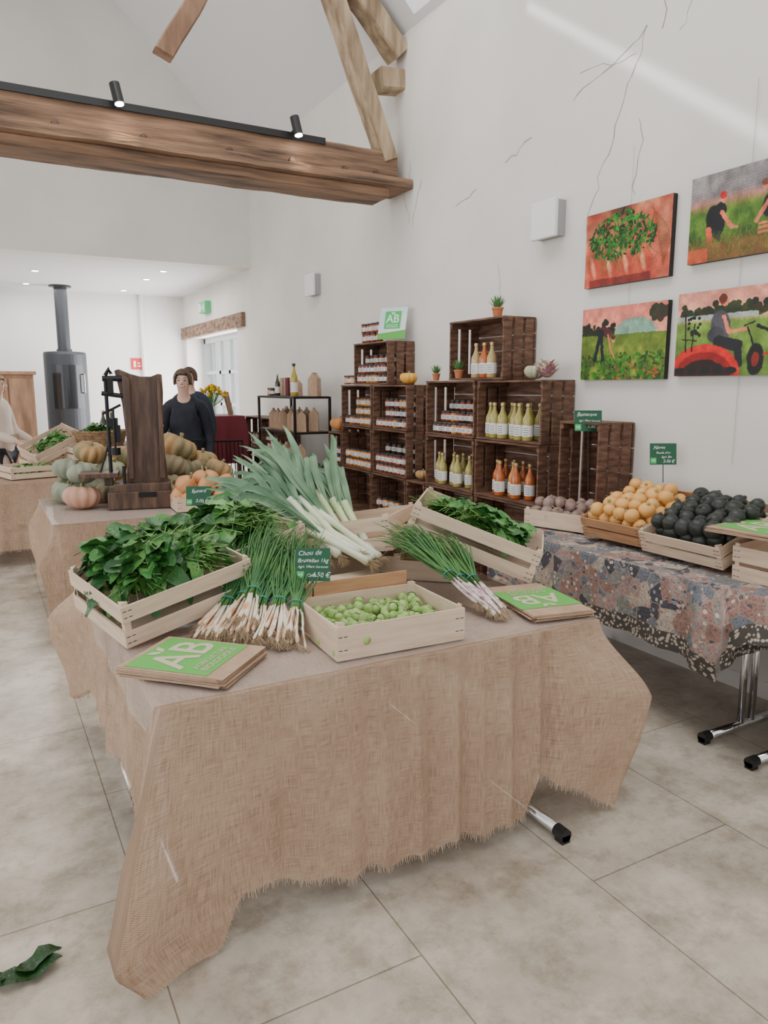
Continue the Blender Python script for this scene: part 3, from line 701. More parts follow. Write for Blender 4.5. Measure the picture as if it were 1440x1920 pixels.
# ---------------------------------------------------------------- leeks
def leek(root,tip,label,seedv,spread=1.0):
    R=random.Random(seedv);root=Vector(root);tip=Vector(tip);d=(tip-root);L=d.length;d.normalize()
    e=empty('leek',root);tag(e,label,'vegetable','leeks on the crate')
    r=.0165*R.uniform(.85,1.2);sl=L*R.uniform(.46,.56)
    mid=root+d*sl
    b=MB();b.tube([root,root+d*.012,root+d*.05,root+d*.2,mid],[r*.7,r*1.2,r,r*.95,r*1.25],12);b.build('leek_shaft',leekw,origin=root,parent=e,smooth=True)
    b=MB()
    for i in range(40):
        v=(-d+V(R.uniform(-1,1),R.uniform(-1,1),R.uniform(-1,1))*.8).normalized()
        b.tube([root,root+v*.02,root+v*.045+V(0,0,-.008)],[.0012,.001,.0006],4)
    b.build('roots',rootm,origin=root,parent=e)
    b=MB();side=d.cross(V(.5,.85,0)).normalized();n=8
    for i in range(n):
        f=(i-(n-1)/2)/((n-1)/2);ll=(L-sl)*R.uniform(.7,1.3)+.06
        st=root+d*(sl*.80)
        dirn=(d+side*f*.38*spread+V(R.uniform(-.12,.12),R.uniform(-.14,.14),R.uniform(-.05,.14))).normalized()
        pts=[];dz=R.uniform(.03,.17)*(.4+abs(f));bow=R.uniform(-.06,.06);kink=R.uniform(.45,.8)
        for k in range(10):
            q=k/9;extra=max(0,q-kink)*R.uniform(.9,1.1)
            pts.append(st+d*.08*min(q*3,1)+dirn*ll*q-V(0,0,1)*dz*q**2.5+side*(f*r*.5+bow*q*q)-V(.35,.15,1)*extra*dz*1.8)
        w=[.011,.015,.018,.018,.017,.016,.014,.011,.007,.001];k2=R.uniform(.8,1.15)
        b.blade(pts,[x*k2 for x in w],(-.45+R.uniform(-.7,.7),-.8+R.uniform(-.3,.3),.6),fold=R.uniform(.2,.8))
    b.build('leek_leaves',leekl,origin=root,parent=e,smooth=True)
LK=[((1.42,2.70,.87),(.96,3.18,1.18)),((1.45,2.72,.88),(1.02,3.28,1.23)),((1.39,2.74,.905),(.94,3.26,1.21)),((1.48,2.72,.88),(1.10,3.26,1.26)),((1.40,2.68,.88),(.98,3.11,1.14)),
((1.36,2.78,.91),(1.14,3.28,1.29)),((1.30,2.76,.90),(1.10,3.28,1.29)),((1.34,2.80,.91),(1.24,3.32,1.32)),((1.39,2.80,.91),(1.32,3.34,1.30)),((1.43,2.80,.90),(1.39,3.31,1.29)),((1.47,2.78,.89),(1.43,3.26,1.27)),((1.32,2.78,.89),(1.02,3.26,1.23)),((1.27,2.80,.88),(1.23,3.26,1.29)),((1.34,2.84,.93),(1.16,3.36,1.31))]
for i,(a,c) in enumerate(LK): leek(a,c,'leek with white shaft, trimmed roots and blue-green leaves',i)

# ---------------------------------------------------------------- spring onions
def bunch(root,tip,label,n,sd,bm,spr=.055,fan=.07,thick=.0037,bandpos=.33):
    R=random.Random(sd);root=Vector(root);tip=Vector(tip);d=tip-root;L=d.length;d.normalize();side=d.cross(V(0,0,1)).normalized();up=side.cross(d)
    e=empty('spring_onion_bunch',root);tag(e,label,'vegetable','bunches of spring onions')
    bb=MB();gb=MB();rb=MB();c0=root+d*L*bandpos
    for i in range(n):
        a=R.uniform(-1,1);h=R.uniform(0,1)
        r0=root+side*a*spr+up*h*.025+d*R.uniform(-.03,.045)
        m=c0+side*a*.020+up*(h*.024)
        dd=(m-r0).normalized();k=R.uniform(.75,1.3);sw=side*R.uniform(-.006,.006)
        bb.tube([r0,r0+dd*.008,r0.lerp(m,.25)+sw,r0.lerp(m,.55)+sw,r0.lerp(m,.8)],[thick*.8*k,thick*1.6*k,thick*1.15*k,thick,thick],7)
        for j in range(14):
            v=(-dd+V(R.uniform(-1,1),R.uniform(-1,1),R.uniform(-1,.3))*1.0).normalized();q=r0+v*R.uniform(.03,.05);q.z=max(q.z,.768);rb.tube([r0,r0+v*.018,q],[.0009,.0008,.0004],3)
        ms=r0.lerp(m,.78)
        for j in range(4):
            t=tip+side*(a*fan+R.uniform(-.045,.045))+up*R.uniform(-.04,.05)+d*R.uniform(-.13,.06)
            cb=V(0,0,R.uniform(.0,.035));lat=side*R.uniform(-.018,.018)
            gb.tube([ms,m,m.lerp(t,.3)+cb*.6+lat,m.lerp(t,.65)+cb+lat,t+V(0,0,-R.uniform(0,.04))],[thick*.95,thick*.95,thick*.85,thick*.7,.0008],6)
    bb.build('onion_bulbs',bm,origin=root,parent=e,smooth=True);gb.build('onion_leaves',chive,origin=root,parent=e,smooth=True);rb.build('roots',rootm,origin=root,parent=e)
    b=MB();c=root+d*L*bandpos+up*.012;b.tube([c+side*.026*math.cos(k*math.pi/8)+up*.019*math.sin(k*math.pi/8) for k in range(17)],.0022,6,cap=False);b.build('rubber_band',bandm,origin=root,parent=e,smooth=True)
lb='bunch of spring onions tied with a blue-green rubber band'
for i,(a,c) in enumerate([((.63,2.37,.775),(.95,2.72,1.0)),((.68,2.33,.785),(1.0,2.70,1.04)),((.73,2.27,.775),(1.03,2.64,1.04)),((.79,2.22,.785),(1.05,2.60,1.03)),((.85,2.18,.775),(1.06,2.55,1.03)),((.72,2.30,.81),(.99,2.68,1.06))]):
    bunch(a,c,lb,19,i+20,bulbw)
for i,(a,c) in enumerate([((1.63,2.11,.775),(1.58,2.70,1.00)),((1.66,2.13,.775),(1.68,2.64,.98)),((1.61,2.15,.79),(1.50,2.68,1.02))]):
    bunch(a,c,'bunch of thin spring onions with purple tinged bulbs',15,i+40,bulbp,spr=.025,fan=.09,bandpos=.36)

# ---------------------------------------------------------------- floral table produce
def root_proto(name,prof,mat,label,group,crown=None,tail=None,irr=.0):
    b=MB();b.lathe(prof,20)
    for v in b.v: v+=noise.noise_vector(v*22+V(3,3,3))*irr
    o=b.build(name,mat,smooth=True);tag(o,label,'vegetable',group)
    if crown:
        b=MB();z=prof[-1][1];b.lathe([(.011,z-.004),(.009,z+.005),(.004,z+.008)],8);b.build('crown',crown,parent=o)
    if tail:
        b=MB();z=prof[0][1];b.tube([(0,0,z+.003),(.002,0,z-.02),(.005,0,z-.035)],[.004,.002,.0006],6);b.build('taproot',tail,parent=o)
    return Proto(o)
def rprof(R,H,n=12,p=1.0): return [(max(R*math.sin(math.pi*i/n)**p,.001),-H*math.cos(math.pi*i/n)) for i in range(n+1)]
def fill(pr,M4,L,W,z0,r,layers,j=.2):
    for l in range(layers):
        nx=int((L-2*r*l*.6)/(2*r*.95));ny=int((W-2*r*l*.6)/(2*r*.95))
        for a in range(nx):
            for c in range(ny):
                x=(a-(nx-1)/2)*2*r*.98+U(-j,j)*r+(r*.4 if c%2 else -r*.3);y=(c-(ny-1)/2)*2*r*.95+U(-j,j)*r
                if abs(x)>L/2-r*.8: x=math.copysign(L/2-r*.8,x)
                pr.put(M4@V(x,y,z0+r+l*r*1.35+U(-.22,.22)*r),(U(-1.2,1.2),U(-1.2,1.2),U(0,6)),U(.78,1.14))
crBt=tilt((3.13,3.36,.765),D(-72),0,0)
crate(.42,.30,.10,'pale wooden crate of earthy beetroot on floral cloth',crBt,slats=1)
fill(root_proto('beetroot',rprof(.036,.034),beetm,'round earthy brown beetroot in a pale crate','beetroot pile',stemm,rootm,.005),crBt,.40,.28,.05,.036,2)
crT=tilt((3.19,2.84,.86),D(-88),D(20),0)
crate(.42,.46,.11,'orange-brown wooden crate tipped forward with golden turnips',crT,mat=orangew,slats=2,gap=.012)
fill(root_proto('golden_turnip',rprof(.042,.038),turnip,'round golden yellow turnip in the tilted crate','golden turnip pile',turnipt,rootm,.003),crT,.40,.44,.045,.041,2)
crK=tilt((3.17,2.36,.86),D(-91),D(20),0)
crate(.48,.48,.11,'pale wooden crate tipped forward with black radishes',crK,slats=2,gap=.012)
fill(root_proto('black_radish',rprof(.042,.042),radm,'round black winter radish in the tilted crate','black radish pile',darkst,None,.0015),crK,.46,.46,.045,.041,2)
crX=tilt((3.16,1.87,.765),D(-90),D(4),0)
crate(.40,.46,.16,'pale wooden crate with paper bags laid on top',crX,slats=2,gap=.018)
e,M4=bags(V(3.08,2.00,.965),D(8),.42,.38,4,'kraft paper bags with green logo resting on a crate')
ab_logo(M4@RZ(-8)@Matrix.Translation((-.03,0.02,0)),.29,e,gprint,kletter)
for (y,w) in ((2.84,.4),(2.36,.42)):
    crate(w,.2,.11,'low crate propping up the back of a tilted crate',tilt((3.32,y,.758),D(-90)),slats=1)

# ---------------------------------------------------------------- dark crate shelves
def shelf_crate(y0,y1,z0,z1,x0=3.2,x1=3.49,label='dark walnut stained wooden crate standing on its side as shelf',group='stacked dark crates',name='crate_shelf'):
    b=MB();t=.014;c=V((x0+x1)/2,(y0+y1)/2,z0);d=x1-x0;g=.004
    x0+=U(-.012,.008)
    y0+=g;y1-=g;z1-=g;n=3;pw=d/n
    for i in range(n):
        xa=x0+pw*i+.004;xb=x0+pw*(i+1)-.008
        b.bb((xa,y0,z0),(xb,y1,z0+t));b.bb((xa,y0,z1-t),(xb,y1,z1))
        for yy in (y0,y1-t): b.bb((xa+.004,yy,z0+t),(xb-.010,yy+t,z1-t))
    for yy in (y0+t,y1-2*t):
        for zz in (z0+t,z1-t-.035): b.bb((x0+.01,yy,zz),(x1-.02,yy+t,zz+.035))
    m=4;ph=(z1-z0)/m
    for i in range(m): b.bb((x1-.012,y0,z0+ph*i+.004),(x1,y1,z0+ph*(i+1)-.004))
    o=b.build(name,walnut,origin=c,bevel=.0015);tag(o,label,'crate',group);return o
rows=[(0,.41),(.41,.82),(.82,1.23),(1.23,1.655)]
for (z0,z1) in rows:
    shelf_crate(3.72,4.44,z0,z1);shelf_crate(4.45,5.12,z0,z1)
    shelf_crate(5.44,6.07,z0,z1-.03*(z1>1.5));shelf_crate(6.08,6.72,z0,z1-.03*(z1>1.5))
for (z0,z1) in rows[:2]: shelf_crate(5.13,5.43,z0,z1)
shelf_crate(4.13,4.80,1.655,2.09)
shelf_crate(5.78,6.45,1.625,2.01)
shelf_crate(3.19,3.54,.765,1.40,label='tall dark crate standing upright on the floral table')
shelf_crate(6.74,7.05,.82,1.15);shelf_crate(6.74,7.05,.41,.82)
shelf_crate(8.5,9.1,.41,.82);shelf_crate(8.5,9.1,.82,1.22);shelf_crate(9.12,9.75,.82,1.22);shelf_crate(9.12,9.75,.41,.82)
shelf_crate(8.5,9.1,0,.41);shelf_crate(9.12,9.75,0,.41);shelf_crate(6.74,7.05,0,.41)

def labelled(o,r,z0,z1,k,step):
    b=MB();b.lathe([(r+.0008,z0),(r+.0008,z1)],18,cap=False);b.build('label',paper,parent=o)
    b=MB()
    for q in range(k):
        vs=[]
        for i in range(5):
            a=math.pi-.5+1.0*i/4
            for z in (z0+step*(q+.7),z0+step*(q+.7)+.0035): vs.append(((r+.0014)*math.cos(a),(r+.0014)*math.sin(a),z))
        b.add(vs,[(2*i,2*i+2,2*i+3,2*i+1) for i in range(4)])
    b.build('label_print',inkm,parent=o)
def jar_proto(h=.085,r=.033,lid=lidw):
    b=MB();b.lathe([(r*.9,0),(r,.004),(r,h*.72),(r*.86,h*.80),(r*.86,h*.84)],18);o=b.build('glass_jar',J_red,smooth=True);tag(o,'small glass jar of preserve with white paper label','jar','jars of preserves')
    b=MB();b.lathe([(r*.92,h*.83),(r*.95,h*.85),(r*.95,h*.97),(r*.88,h)],18);b.build('lid',lid,parent=o)
    labelled(o,r,h*.2,h*.62,3,h*.11);return Proto(o)
def bottle_proto(h=.25,r=.037,mat=None,cap=lidg,name='juice_bottle',label='glass bottle of soup with white label and gold cap',group='bottles of soup and juice'):
    b=MB();b.lathe([(r*.92,0),(r,.006),(r,h*.50),(r*.92,h*.60),(r*.5,h*.74),(r*.36,h*.82),(r*.34,h*.93)],20);o=b.build(name,mat or B_olv,smooth=True);tag(o,label,'bottle',group)
    b=MB();b.lathe([(r*.42,h*.91),(r*.44,h*.93),(r*.44,h*.99),(r*.38,h)],14);b.build('cap',cap,parent=o)
    labelled(o,r,h*.12,h*.42,4,h*.06);return Proto(o)
BP=bottle_proto();JP=jar_proto()
def bl(x,y,z,m,lab): BP.put((x,y,z),(0,0,D(20)),1,lab,mat=m)
for k,(dy,m) in enumerate(((4.52,B_tan),(4.42,B_red),(4.33,B_tan))): bl(3.26,dy,1.67,m,'glass soup bottle on the top dark crate')
ol='olive yellow soup bottle with white label in crate';rl='red tomato juice bottle with white label in crate'
for k in range(6): bl(3.25 if k%3 else 3.285,4.36-.092*k,1.245,B_olv,ol)
for k in range(5): bl(3.38,4.33-.1*k,1.245,B_olv,ol)
for k in range(5): bl(3.245 if k%2 else 3.285,5.03-.105*k,.836,B_olv,ol)
for k in range(3): bl(3.38,4.95-.12*k,.836,B_olv,ol)
for k in range(5): bl(3.25 if k%2 else 3.30,4.28-.09*k,.836,B_red if k!=2 else B_or,rl)
for k in range(3): bl(3.39,4.3-.1*k,.836,B_red,rl)
jm=[J_red,J_or,J_dk,J_red]
def jars(y0,y1,z,n,x=3.245,stack=1,mm=None,s=1):
    for k in range(n):
        y=y0+(y1-y0)*(k+.5)/n
        for q in range(stack): JP.put((x+U(-.008,.008),y,z+q*.0865*s),(0,0,D(20)+U(-.3,.3)),s,mat=(mm or random.choice(jm)))
jars(4.50,5.05,1.245,8,3.24);jars(4.50,5.05,1.245,8,3.32,2);jars(4.50,5.05,1.245,7,3.40,3)
jars(5.85,6.4,1.64,7,3.25,2);jars(5.85,6.4,1.64,6,3.33,3);jars(5.50,6.03,1.245,7,3.25,1);jars(5.5,6.0,1.245,6,3.33,3);jars(6.13,6.67,1.245,7,3.25);jars(6.13,6.6,1.245,6,3.33,3,J_or)
jars(5.5,6.03,.835,7,3.25,2,J_red);jars(5.5,6.03,.835,5,3.34,3,J_dk);jars(6.13,6.67,.835,7,3.25,2,J_or);jars(5.5,6.03,.425,5,3.25,2);jars(4.55,5.0,.425,4,3.25,2);jars(5.17,5.4,.425,3,3.25,1)
jars(6.0,6.36,2.011,4,3.27,2,J_red);jars(6.48,6.7,1.628,3,3.24,1)
jars(6.77,7.0,.835,3,3.25,2);jars(8.6,9.0,.835,4,3.25,2);jars(9.2,9.6,.835,4,3.25,2)

c=V(3.33,5.90,2.165);e=empty('poster_board',c);tag(e,'green and white organic farming logo board leaning on crate','sign')
M4=frame(c,(.55,-.83,0),(.25,.12,1));w,h=.27,.29
b=MB();b.add(*quadbox(M4,w/2,h/2,.004));b.build('board',M('poster_blue',(.55,.75,.78),.5,c2=(.75,.85,.82),scale=3),origin=c,parent=e)
b=MB();b.add([M4@V(-w/2,-h/2,.001),M4@V(w/2,-h/2,.001),M4@V(w/2,-h*.22,.001),M4@V(-w/2,-h*.32,.001)],[(0,1,2,3)]);b.build('printed_field',gprint,origin=c,parent=e)
ab_logo(M4@Matrix.Translation((0,.03,.002)),.16,e,sgreen,chalk)

# ---------------------------------------------------------------- squashes
def pumpkin_proto(R,H,rib,ribn,name,mat,label,point=0):
    b=MB();prof=[];n=14
    for i in range(n+1):
        a=math.pi*i/n;r=R*math.sin(a)**.85 if 0<i<n else .004
        z=H*(1-math.cos(a))/2
        if point: r*=1-point*(z/H)**2.2*.55; z*=1+point*.15*(z/H)
        if not point and i>n-3: z-=H*.06*(i-(n-3))
        prof.append((r,z))
    b.lathe(prof,48 if ribn else 20,rib=rib,ribn=ribn)
    for v in b.v: v+=noise.noise_vector(v*7+V(1,2,3))*R*.06
    o=b.build(name,mat,smooth=True);tag(o,label,'squash')
    zt=prof[-1][1];b=MB();b.tube([(0,0,zt-.01),(.002,0,zt+.015),(.012,.004,zt+.035)],[.016*R/.1,.009*R/.1,.011*R/.1],7);b.build('stem',stemm,parent=o,smooth=True);return Proto(o)
PR=pumpkin_proto(.118,.155,.2,10,'pumpkin',P_or,'ribbed squash on the display table')
PS=pumpkin_proto(.066,.115,.04,9,'small_squash',P_kuri,'small smooth orange red kuri squash in pale crate',point=.7)
def pk(x,y,z,s,m,lab,g='squashes on the burlap table',rot=None): PR.put((x,y,z),rot or (U(-.5,.5),U(-.5,.5),U(0,6)),s,lab,g,m)
gg='grey green ribbed pumpkin piled beside the antique scale';ob_='dark olive ribbed pumpkin on the table';mt='mottled tan pumpkin atop the pile'
for (x,y,z,s,m,lab) in [(.60,5.50,.76,1.1,P_sal,'salmon pink ribbed pumpkin at the front of the pile'),(.80,5.72,.76,.95,P_olv,'dark olive ribbed pumpkin beside the scale'),
 (.53,5.80,.76,1.0,P_grn,gg),(.56,6.02,.76,1.0,P_grn,gg),(.80,6.03,.76,1.0,P_pal,'pale green pumpkin in the pile'),(.66,5.76,.91,.95,P_grn,gg),(.56,5.98,.92,1.0,P_grn,gg),(.72,5.98,1.04,1.05,P_tan,'mottled tan and green pumpkin atop the pile'),(.86,6.02,.93,.95,P_pal,'pale green pumpkin in the pile'),(.98,6.05,.98,1.0,P_tan,mt),(.99,6.02,.76,1.1,P_tan,mt),
 (1.27,5.68,.76,1.15,P_olv,ob_),(1.30,5.98,.76,1.15,P_olv,ob_),(1.29,5.78,.92,1.1,P_olv,'bronze olive pumpkin stacked on another'),(1.33,5.90,1.04,1.35,P_tan,'large orange and green striped pumpkin on top'),(1.58,5.90,.76,1.2,P_olv,ob_),(1.58,6.0,.93,1.1,P_tan,mt),
 (1.48,5.62,.76,1.0,P_grn,gg),(1.65,5.50,.76,1.0,P_sal,'pale orange ribbed pumpkin at the table end'),(1.48,5.78,.89,1.0,P_olv,ob_),(1.62,5.70,.90,.95,P_tan,mt)]: pk(x,y,z,s,m,lab)
crP=tilt((1.36,5.13,.765),D(-3))
crate(.42,.30,.09,'pale crate holding small orange squashes',crP,slats=1)
for (x,y,z) in [(-.14,-.07,.02),(-.02,-.08,.02),(.1,-.07,.02),(.16,.03,.02),(-.15,.06,.02),(-.04,.06,.02),(.07,.06,.02),(-.09,0,.10),(.03,-.01,.11),(.13,0,.10),(-.02,.07,.15),(.1,.09,.14),(-.13,.08,.12)]:
    PS.put(crP@V(x,y,z),(U(-.9,.9),U(-.9,.9),U(0,6)),U(.9,1.15),group='small squashes in crate')
sg_='squashes on the crate shelves'
pk(3.36,3.98,1.66,.62,P_pal,'pale green ribbed squash on the dark crates',sg_,(0,0,0))
pk(3.30,5.56,1.63,.66,P_yel,'yellow orange gourd on the dark crates',sg_,(0,0,0))
pk(3.28,5.28,.83,.55,P_tan,'small striped gourd on the dark crate',sg_,(0,0,0))
pk(3.28,6.9,1.16,.9,P_or,'orange pumpkin on the lower dark crate',sg_,(0,0,0))
b=MB();sph(b,(0,0,.06),.05,16,10)
for k in range(40):
    a=k*2.4;zz=.02+.085*k/40;r=.05*math.sin(math.pi*min(.95,(zz/.12)));d=V(math.cos(a),math.sin(a),.6).normalized();p=V(math.cos(a)*r,math.sin(a)*r,zz)
    s=d.cross(V(0,0,1)).normalized()*.014;b.add([p-s,p+s,p+d*.035+s*.3,p+d*.042,p+d*.035-s*.3],[(0,1,2,3,4)])
o=b.build('ornamental_cabbage',pinkm,smooth=True);o.location=(3.33,3.82,1.655);o.scale=(1.1,)*3;tag(o,'frilly purple and cream ornamental cabbage on dark crate','plant')
def potplant(loc,s=1,lab='small spiky succulent in a terracotta pot'):
    e=empty('potted_succulent',loc);tag(e,lab,'plant','small potted plants')
    c=Vector(loc);b=MB();b.lathe([(.028*s,0),(.038*s,.055*s),(.042*s,.056*s),(.042*s,.07*s),(.034*s,.07*s),(.033*s,.06*s)],16,Matrix.Translation(c));b.build('pot',terra,origin=c,parent=e)
    b=MB()
    for k in range(22):
        a=k*2.4;el=.5+.9*k/22;d=V(math.cos(a)*math.cos(el),math.sin(a)*math.cos(el),math.sin(el));p=c+V(0,0,.062*s)
        b.blade([p,p+d*.04*s,p+d*.085*s+V(0,0,.01)],[.008*s,.009*s,.001],(0,.3,.9))
    b.build('succulent_leaves',succ,origin=c,parent=e)
potplant((3.30,4.33,2.09),1.0);potplant((3.23,4.70,1.67),.9);potplant((3.26,5.06,1.655),.8)

# ---------------------------------------------------------------- antique scale
c=V(1.03,5.42,.762);e=empty('antique_scale',c);tag(e,'antique dark wood and iron platform weighing scale','scale')
M4=Matrix.Translation(c)@RZ(-12)
b=MB();b.poly([(-.13,.17),(.155,.17),(.14,.37),(.135,.6),(.148,.8),(.145,.93),(.12,.935),(.07,.915),(0,.915),(-.07,.935),(-.14,.965),(-.17,.955),(-.15,.85),(-.13,.72),(-.117,.5),(-.117,.37)],.10,M4@Matrix.Translation((0,.03,0)))
b.poly([(-.11,.2),(-.075,.2),(-.07,.9),(-.12,.93)],.16,M4);b.poly([(.10,.2),(.14,.2),(.135,.88),(.11,.9)],.16,M4)
b.build('upright_board',darkw,origin=c,parent=e,bevel=.006)
def obox(b,ce,sz,T): b.box(T@Vector(ce),sz,T.to_3x3())
b=MB();obox(b,(-.04,0,.06),(.43,.30,.12),M4);obox(b,(-.02,0,.145),(.38,.24,.06),M4);obox(b,(-.31,0,.235),(.26,.22,.035),M4);obox(b,(-.25,0,.19),(.06,.06,.07),M4);b.build('platform_base',darkw,origin=c,parent=e,bevel=.006)
b=MB()
b.tube([M4@V(-.23,-.03,.25),M4@V(-.23,-.03,.92)],.013,8);b.tube([M4@V(-.25,-.03,.90),M4@V(-.12,-.03,.90)],.020,8);b.tube([M4@V(-.26,-.03,.80),M4@V(-.12,-.03,.78)],.016,8)
b.tube([M4@V(-.23,-.03,.92),M4@V(-.20,-.03,.97),M4@V(-.19,-.03,.93)],.014,8);obox(b,(-.20,-.03,.85),(.04,.04,.10),M4)
b.tube([M4@V(-.26,-.03,.66),M4@V(-.14,-.03,.72)],.010,6);b.tube([M4@V(-.19,-.05,.7),M4@V(-.19,-.05,.42)],.008,6);b.lathe([(.0,-.03),(.034,-.025),(.034,.025),(.0,.03)],12,M4@Matrix.Translation((-.19,-.05,.40)))
b.tube([M4@V(-.30,-.03,.25),M4@V(-.22,-.03,.5)],.007,6);b.tube([M4@V(-.14,-.09,.12),M4@V(-.14,-.09,.3)],.012,8)
obox(b,(.01,-.15,.10),(.12,.012,.035),M4);obox(b,(-.20,-.03,.6),(.07,.04,.06),M4);obox(b,(-.17,-.03,.52),(.04,.03,.12),M4)
b.build('iron_mechanism',iron,origin=c,parent=e)

# ---------------------------------------------------------------- table C goods
GL=((.12,.30,.06),(.2,.4,.1))
k1=tilt((.45,7.75,.765),D(15));crate(.55,.38,.11,'pale crate of mixed vegetables on the far burlap table',k1,slats=2,gap=.015)
heap(k1,.5,.33,.04,120,'green lettuce leaves in a crate',base=.06,size=.08,greens=GL,over=0,seed=5)
crate(.5,.36,.12,'pale crate stacked on the far burlap table',tilt((.62,8.2,.765),D(10)),slats=2,gap=.015)
crate(.5,.36,.12,'pale crate stacked on another crate',tilt((1.02,7.92,.765),D(5)),slats=2,gap=.015)
crate(.55,.36,.12,'yellowish crate stacked on another crate',tilt((1.05,7.98,.892),D(8)),slats=2,gap=.015)
ct=tilt((.66,8.15,.98),D(18),D(14),D(-24));crate(.52,.36,.12,'pale crate tilted up with leafy herbs',ct,slats=2,gap=.015)
heap(ct,.45,.30,.02,140,'bunches of green herbs spilling from a tilted crate',name='herb_leaves',size=.07,base=.09,greens=((.05,.2,.03),(.1,.3,.06)),over=-.02,seed=6)
c=V(1.10,8.05,1.02);b=MB()
for i in range(9):
    z=c.z+i*.017;r=.17+.005*i;b.tube([(c.x+r*1.25*math.cos(a)+(.004 if k%2 else -.004)*(1 if i%2 else -1),c.y+r*math.sin(a),z) for k,a in enumerate([q*math.pi/20 for q in range(41)])],.010,6,cap=False)
for k in range(20):
    a=k*math.pi/10;b.tube([(c.x+.165*1.25*math.cos(a),c.y+.165*math.sin(a),c.z),(c.x+.21*1.25*math.cos(a),c.y+.21*math.sin(a),c.z+.15)],.006,5)
b.lathe([(.17,0),(.0,.001)],20,Matrix.Translation(c),cap=False)
o=b.build('wicker_basket',wick,origin=c,smooth=True);tag(o,'oval brown wicker basket filled with leafy greens','basket')
heap(Matrix.Translation(c),.34,.26,.06,220,'dark leafy greens filling the wicker basket',size=.08,base=.13,greens=((.02,.1,.02),(.05,.18,.03),(.15,.32,.06)),over=0,seed=7)
WP=bottle_proto(.30,.038,wineg,lidg,'wine_bottle','dark glass wine bottle on a crate','wine bottles')
WP.put((1.30,8.58,1.02),(0,0,0),1.1);WP.put((1.22,8.62,1.02),(0,0,0),1.1,label='dark glass wine bottle beside another')
crate(.3,.3,.25,'deep pale crate used as a stand for wine bottles',tilt((1.27,8.60,.765),0),slats=2,gap=.02)
c=V(1.06,7.74,.96);M4=frame(c,(.88,-.47,0),(.1,.15,1));e=empty('crate_sign',c);tag(e,'small dark chalkboard sign on the basket front','sign')
b=MB();b.add(*quadbox(M4,.11,.05,.004));b.build('board',slate,origin=c,parent=e)
text('Pommes de terre',.03,M4@Matrix.Translation((0,0,.001)),chalk,'handwriting',e,shear=.3)

# ---------------------------------------------------------------- metal rack
c=V(3.1,7.75,0);e=empty('metal_rack',c);tag(e,'black metal shelving rack with dark shelves','shelf')
b=MB()
for x in (2.9,3.3):
    for y in (7.2,8.3): b.bb((x-.012,y-.012,0),(x+.012,y+.012,1.5))
for z in (.35,.75,1.12,1.49):
    for y in (7.2,8.3): b.bb((2.9,y-.01,z-.01),(3.3,y+.01,z+.01))
    for x in (2.9,3.3): b.bb((x-.01,7.2,z-.01),(x+.01,8.3,z+.01))
b.build('frame',iron,origin=c,parent=e)
for z in (.36,.76,1.13,1.50):
    b=MB();b.bb((2.9,7.2,z-.008),(3.3,8.3,z+.004));b.build('shelf_board',darkw,origin=c,parent=e)
OP=bottle_proto(.30,.036,oilm,lidw,'oil_bottle','tall bottle of yellow oil on the metal rack','bottles on rack')
OP.put((3.0,7.45,1.505),(0,0,0),1.15)
WP.put((3.02,8.0,1.505),(0,0,0),.8,label='dark bottle on the metal rack')
def bag(loc,s=1,rz=0,lab='upright kraft paper bag of dry goods'):
    b=MB();w,d,h=.06*s,.04*s,.19*s;vs=[]
    for z,k,kk in ((0,1,1),(h*.75,1.05,.9),(h*.93,1,.15),(h,1,.12)):
        for x,y in ((-1,-1),(1,-1),(1,1),(-1,1)): vs.append((x*w*k,y*d*kk,z))
    fs=[(3,2,1,0),(12,13,14,15)]
    for i in range(3):
        for k in range(4): k2=(k+1)%4;fs.append((i*4+k,i*4+k2,i*4+4+k2,i*4+4+k))
    b.add(vs,fs);o=b.build('paper_bag',kraft);o.location=loc;o.rotation_euler=(0,0,rz);tag(o,lab,'bag','paper bags on the rack');return o
for y in (7.3,7.45,7.6,7.85,8.0,8.15): bag((3.02,y,1.135),1.2,D(60+20*rnd()))
for y in (7.3,7.5,7.7,7.9,8.1): bag((3.0,y,.765),1.25,D(60+20*rnd()))
for y in (7.35,7.55,7.75,7.95,8.15): bag((3.18,y,1.135),1.3,D(60+20*rnd()))
bag((3.18,7.32,1.505),1.3,D(50));bag((3.12,7.6,1.505),.9,D(70))
for k in range(3):
    b=MB();b.box((0,0,.10),(.03,.15,.20));o=b.build('card_box',[slate,redcl,kraft][k],bevel=.002);o.location=(3.1,7.72+.17*k,1.505);o.rotation_euler=(0,0,D(-10));tag(o,'upright small product box on the metal rack','box')
for k in range(8): BP.put((2.98,7.3+.1*k,.365),(0,0,0),1,'orange juice bottle on the low rack shelf',mat=B_or)
jars(8.1,8.25,1.505,2,3.0)

c=V(2.62,9.5,0);e=empty('counter_table',c);tag(e,'tall table under a burgundy cloth','table')
b=MB();b.bb((2.25,9.15,1.2),(3.0,9.9,1.23));b.build('table_top',oakr,origin=c,parent=e)
cloth('tablecloth',2.25,3.0,9.15,9.9,1.235,lambda s,t:.6,[(.05,0,.1,1)]*4,redcl,c,e,fringe=False,seed=11)
for x in (2.32,2.93):
    for y in (9.22,9.83):
        b=MB();b.bb((x-.025,y-.025,0),(x+.025,y+.025,1.2));b.build('leg',oakr,origin=c,parent=e)
c=V(2.62,9.3,1.24);e=empty('flower_vase',c);tag(e,'glass vase of bright yellow daffodils','flowers')
b=MB();b.lathe([(.04,0),(.055,.03),(.05,.12),(.06,.17)],18,Matrix.Translation(c));b.build('vase',M('vase_glass',(.6,.65,.62),.1,alpha=.5),origin=c,parent=e,smooth=True)
b=MB();g=MB()
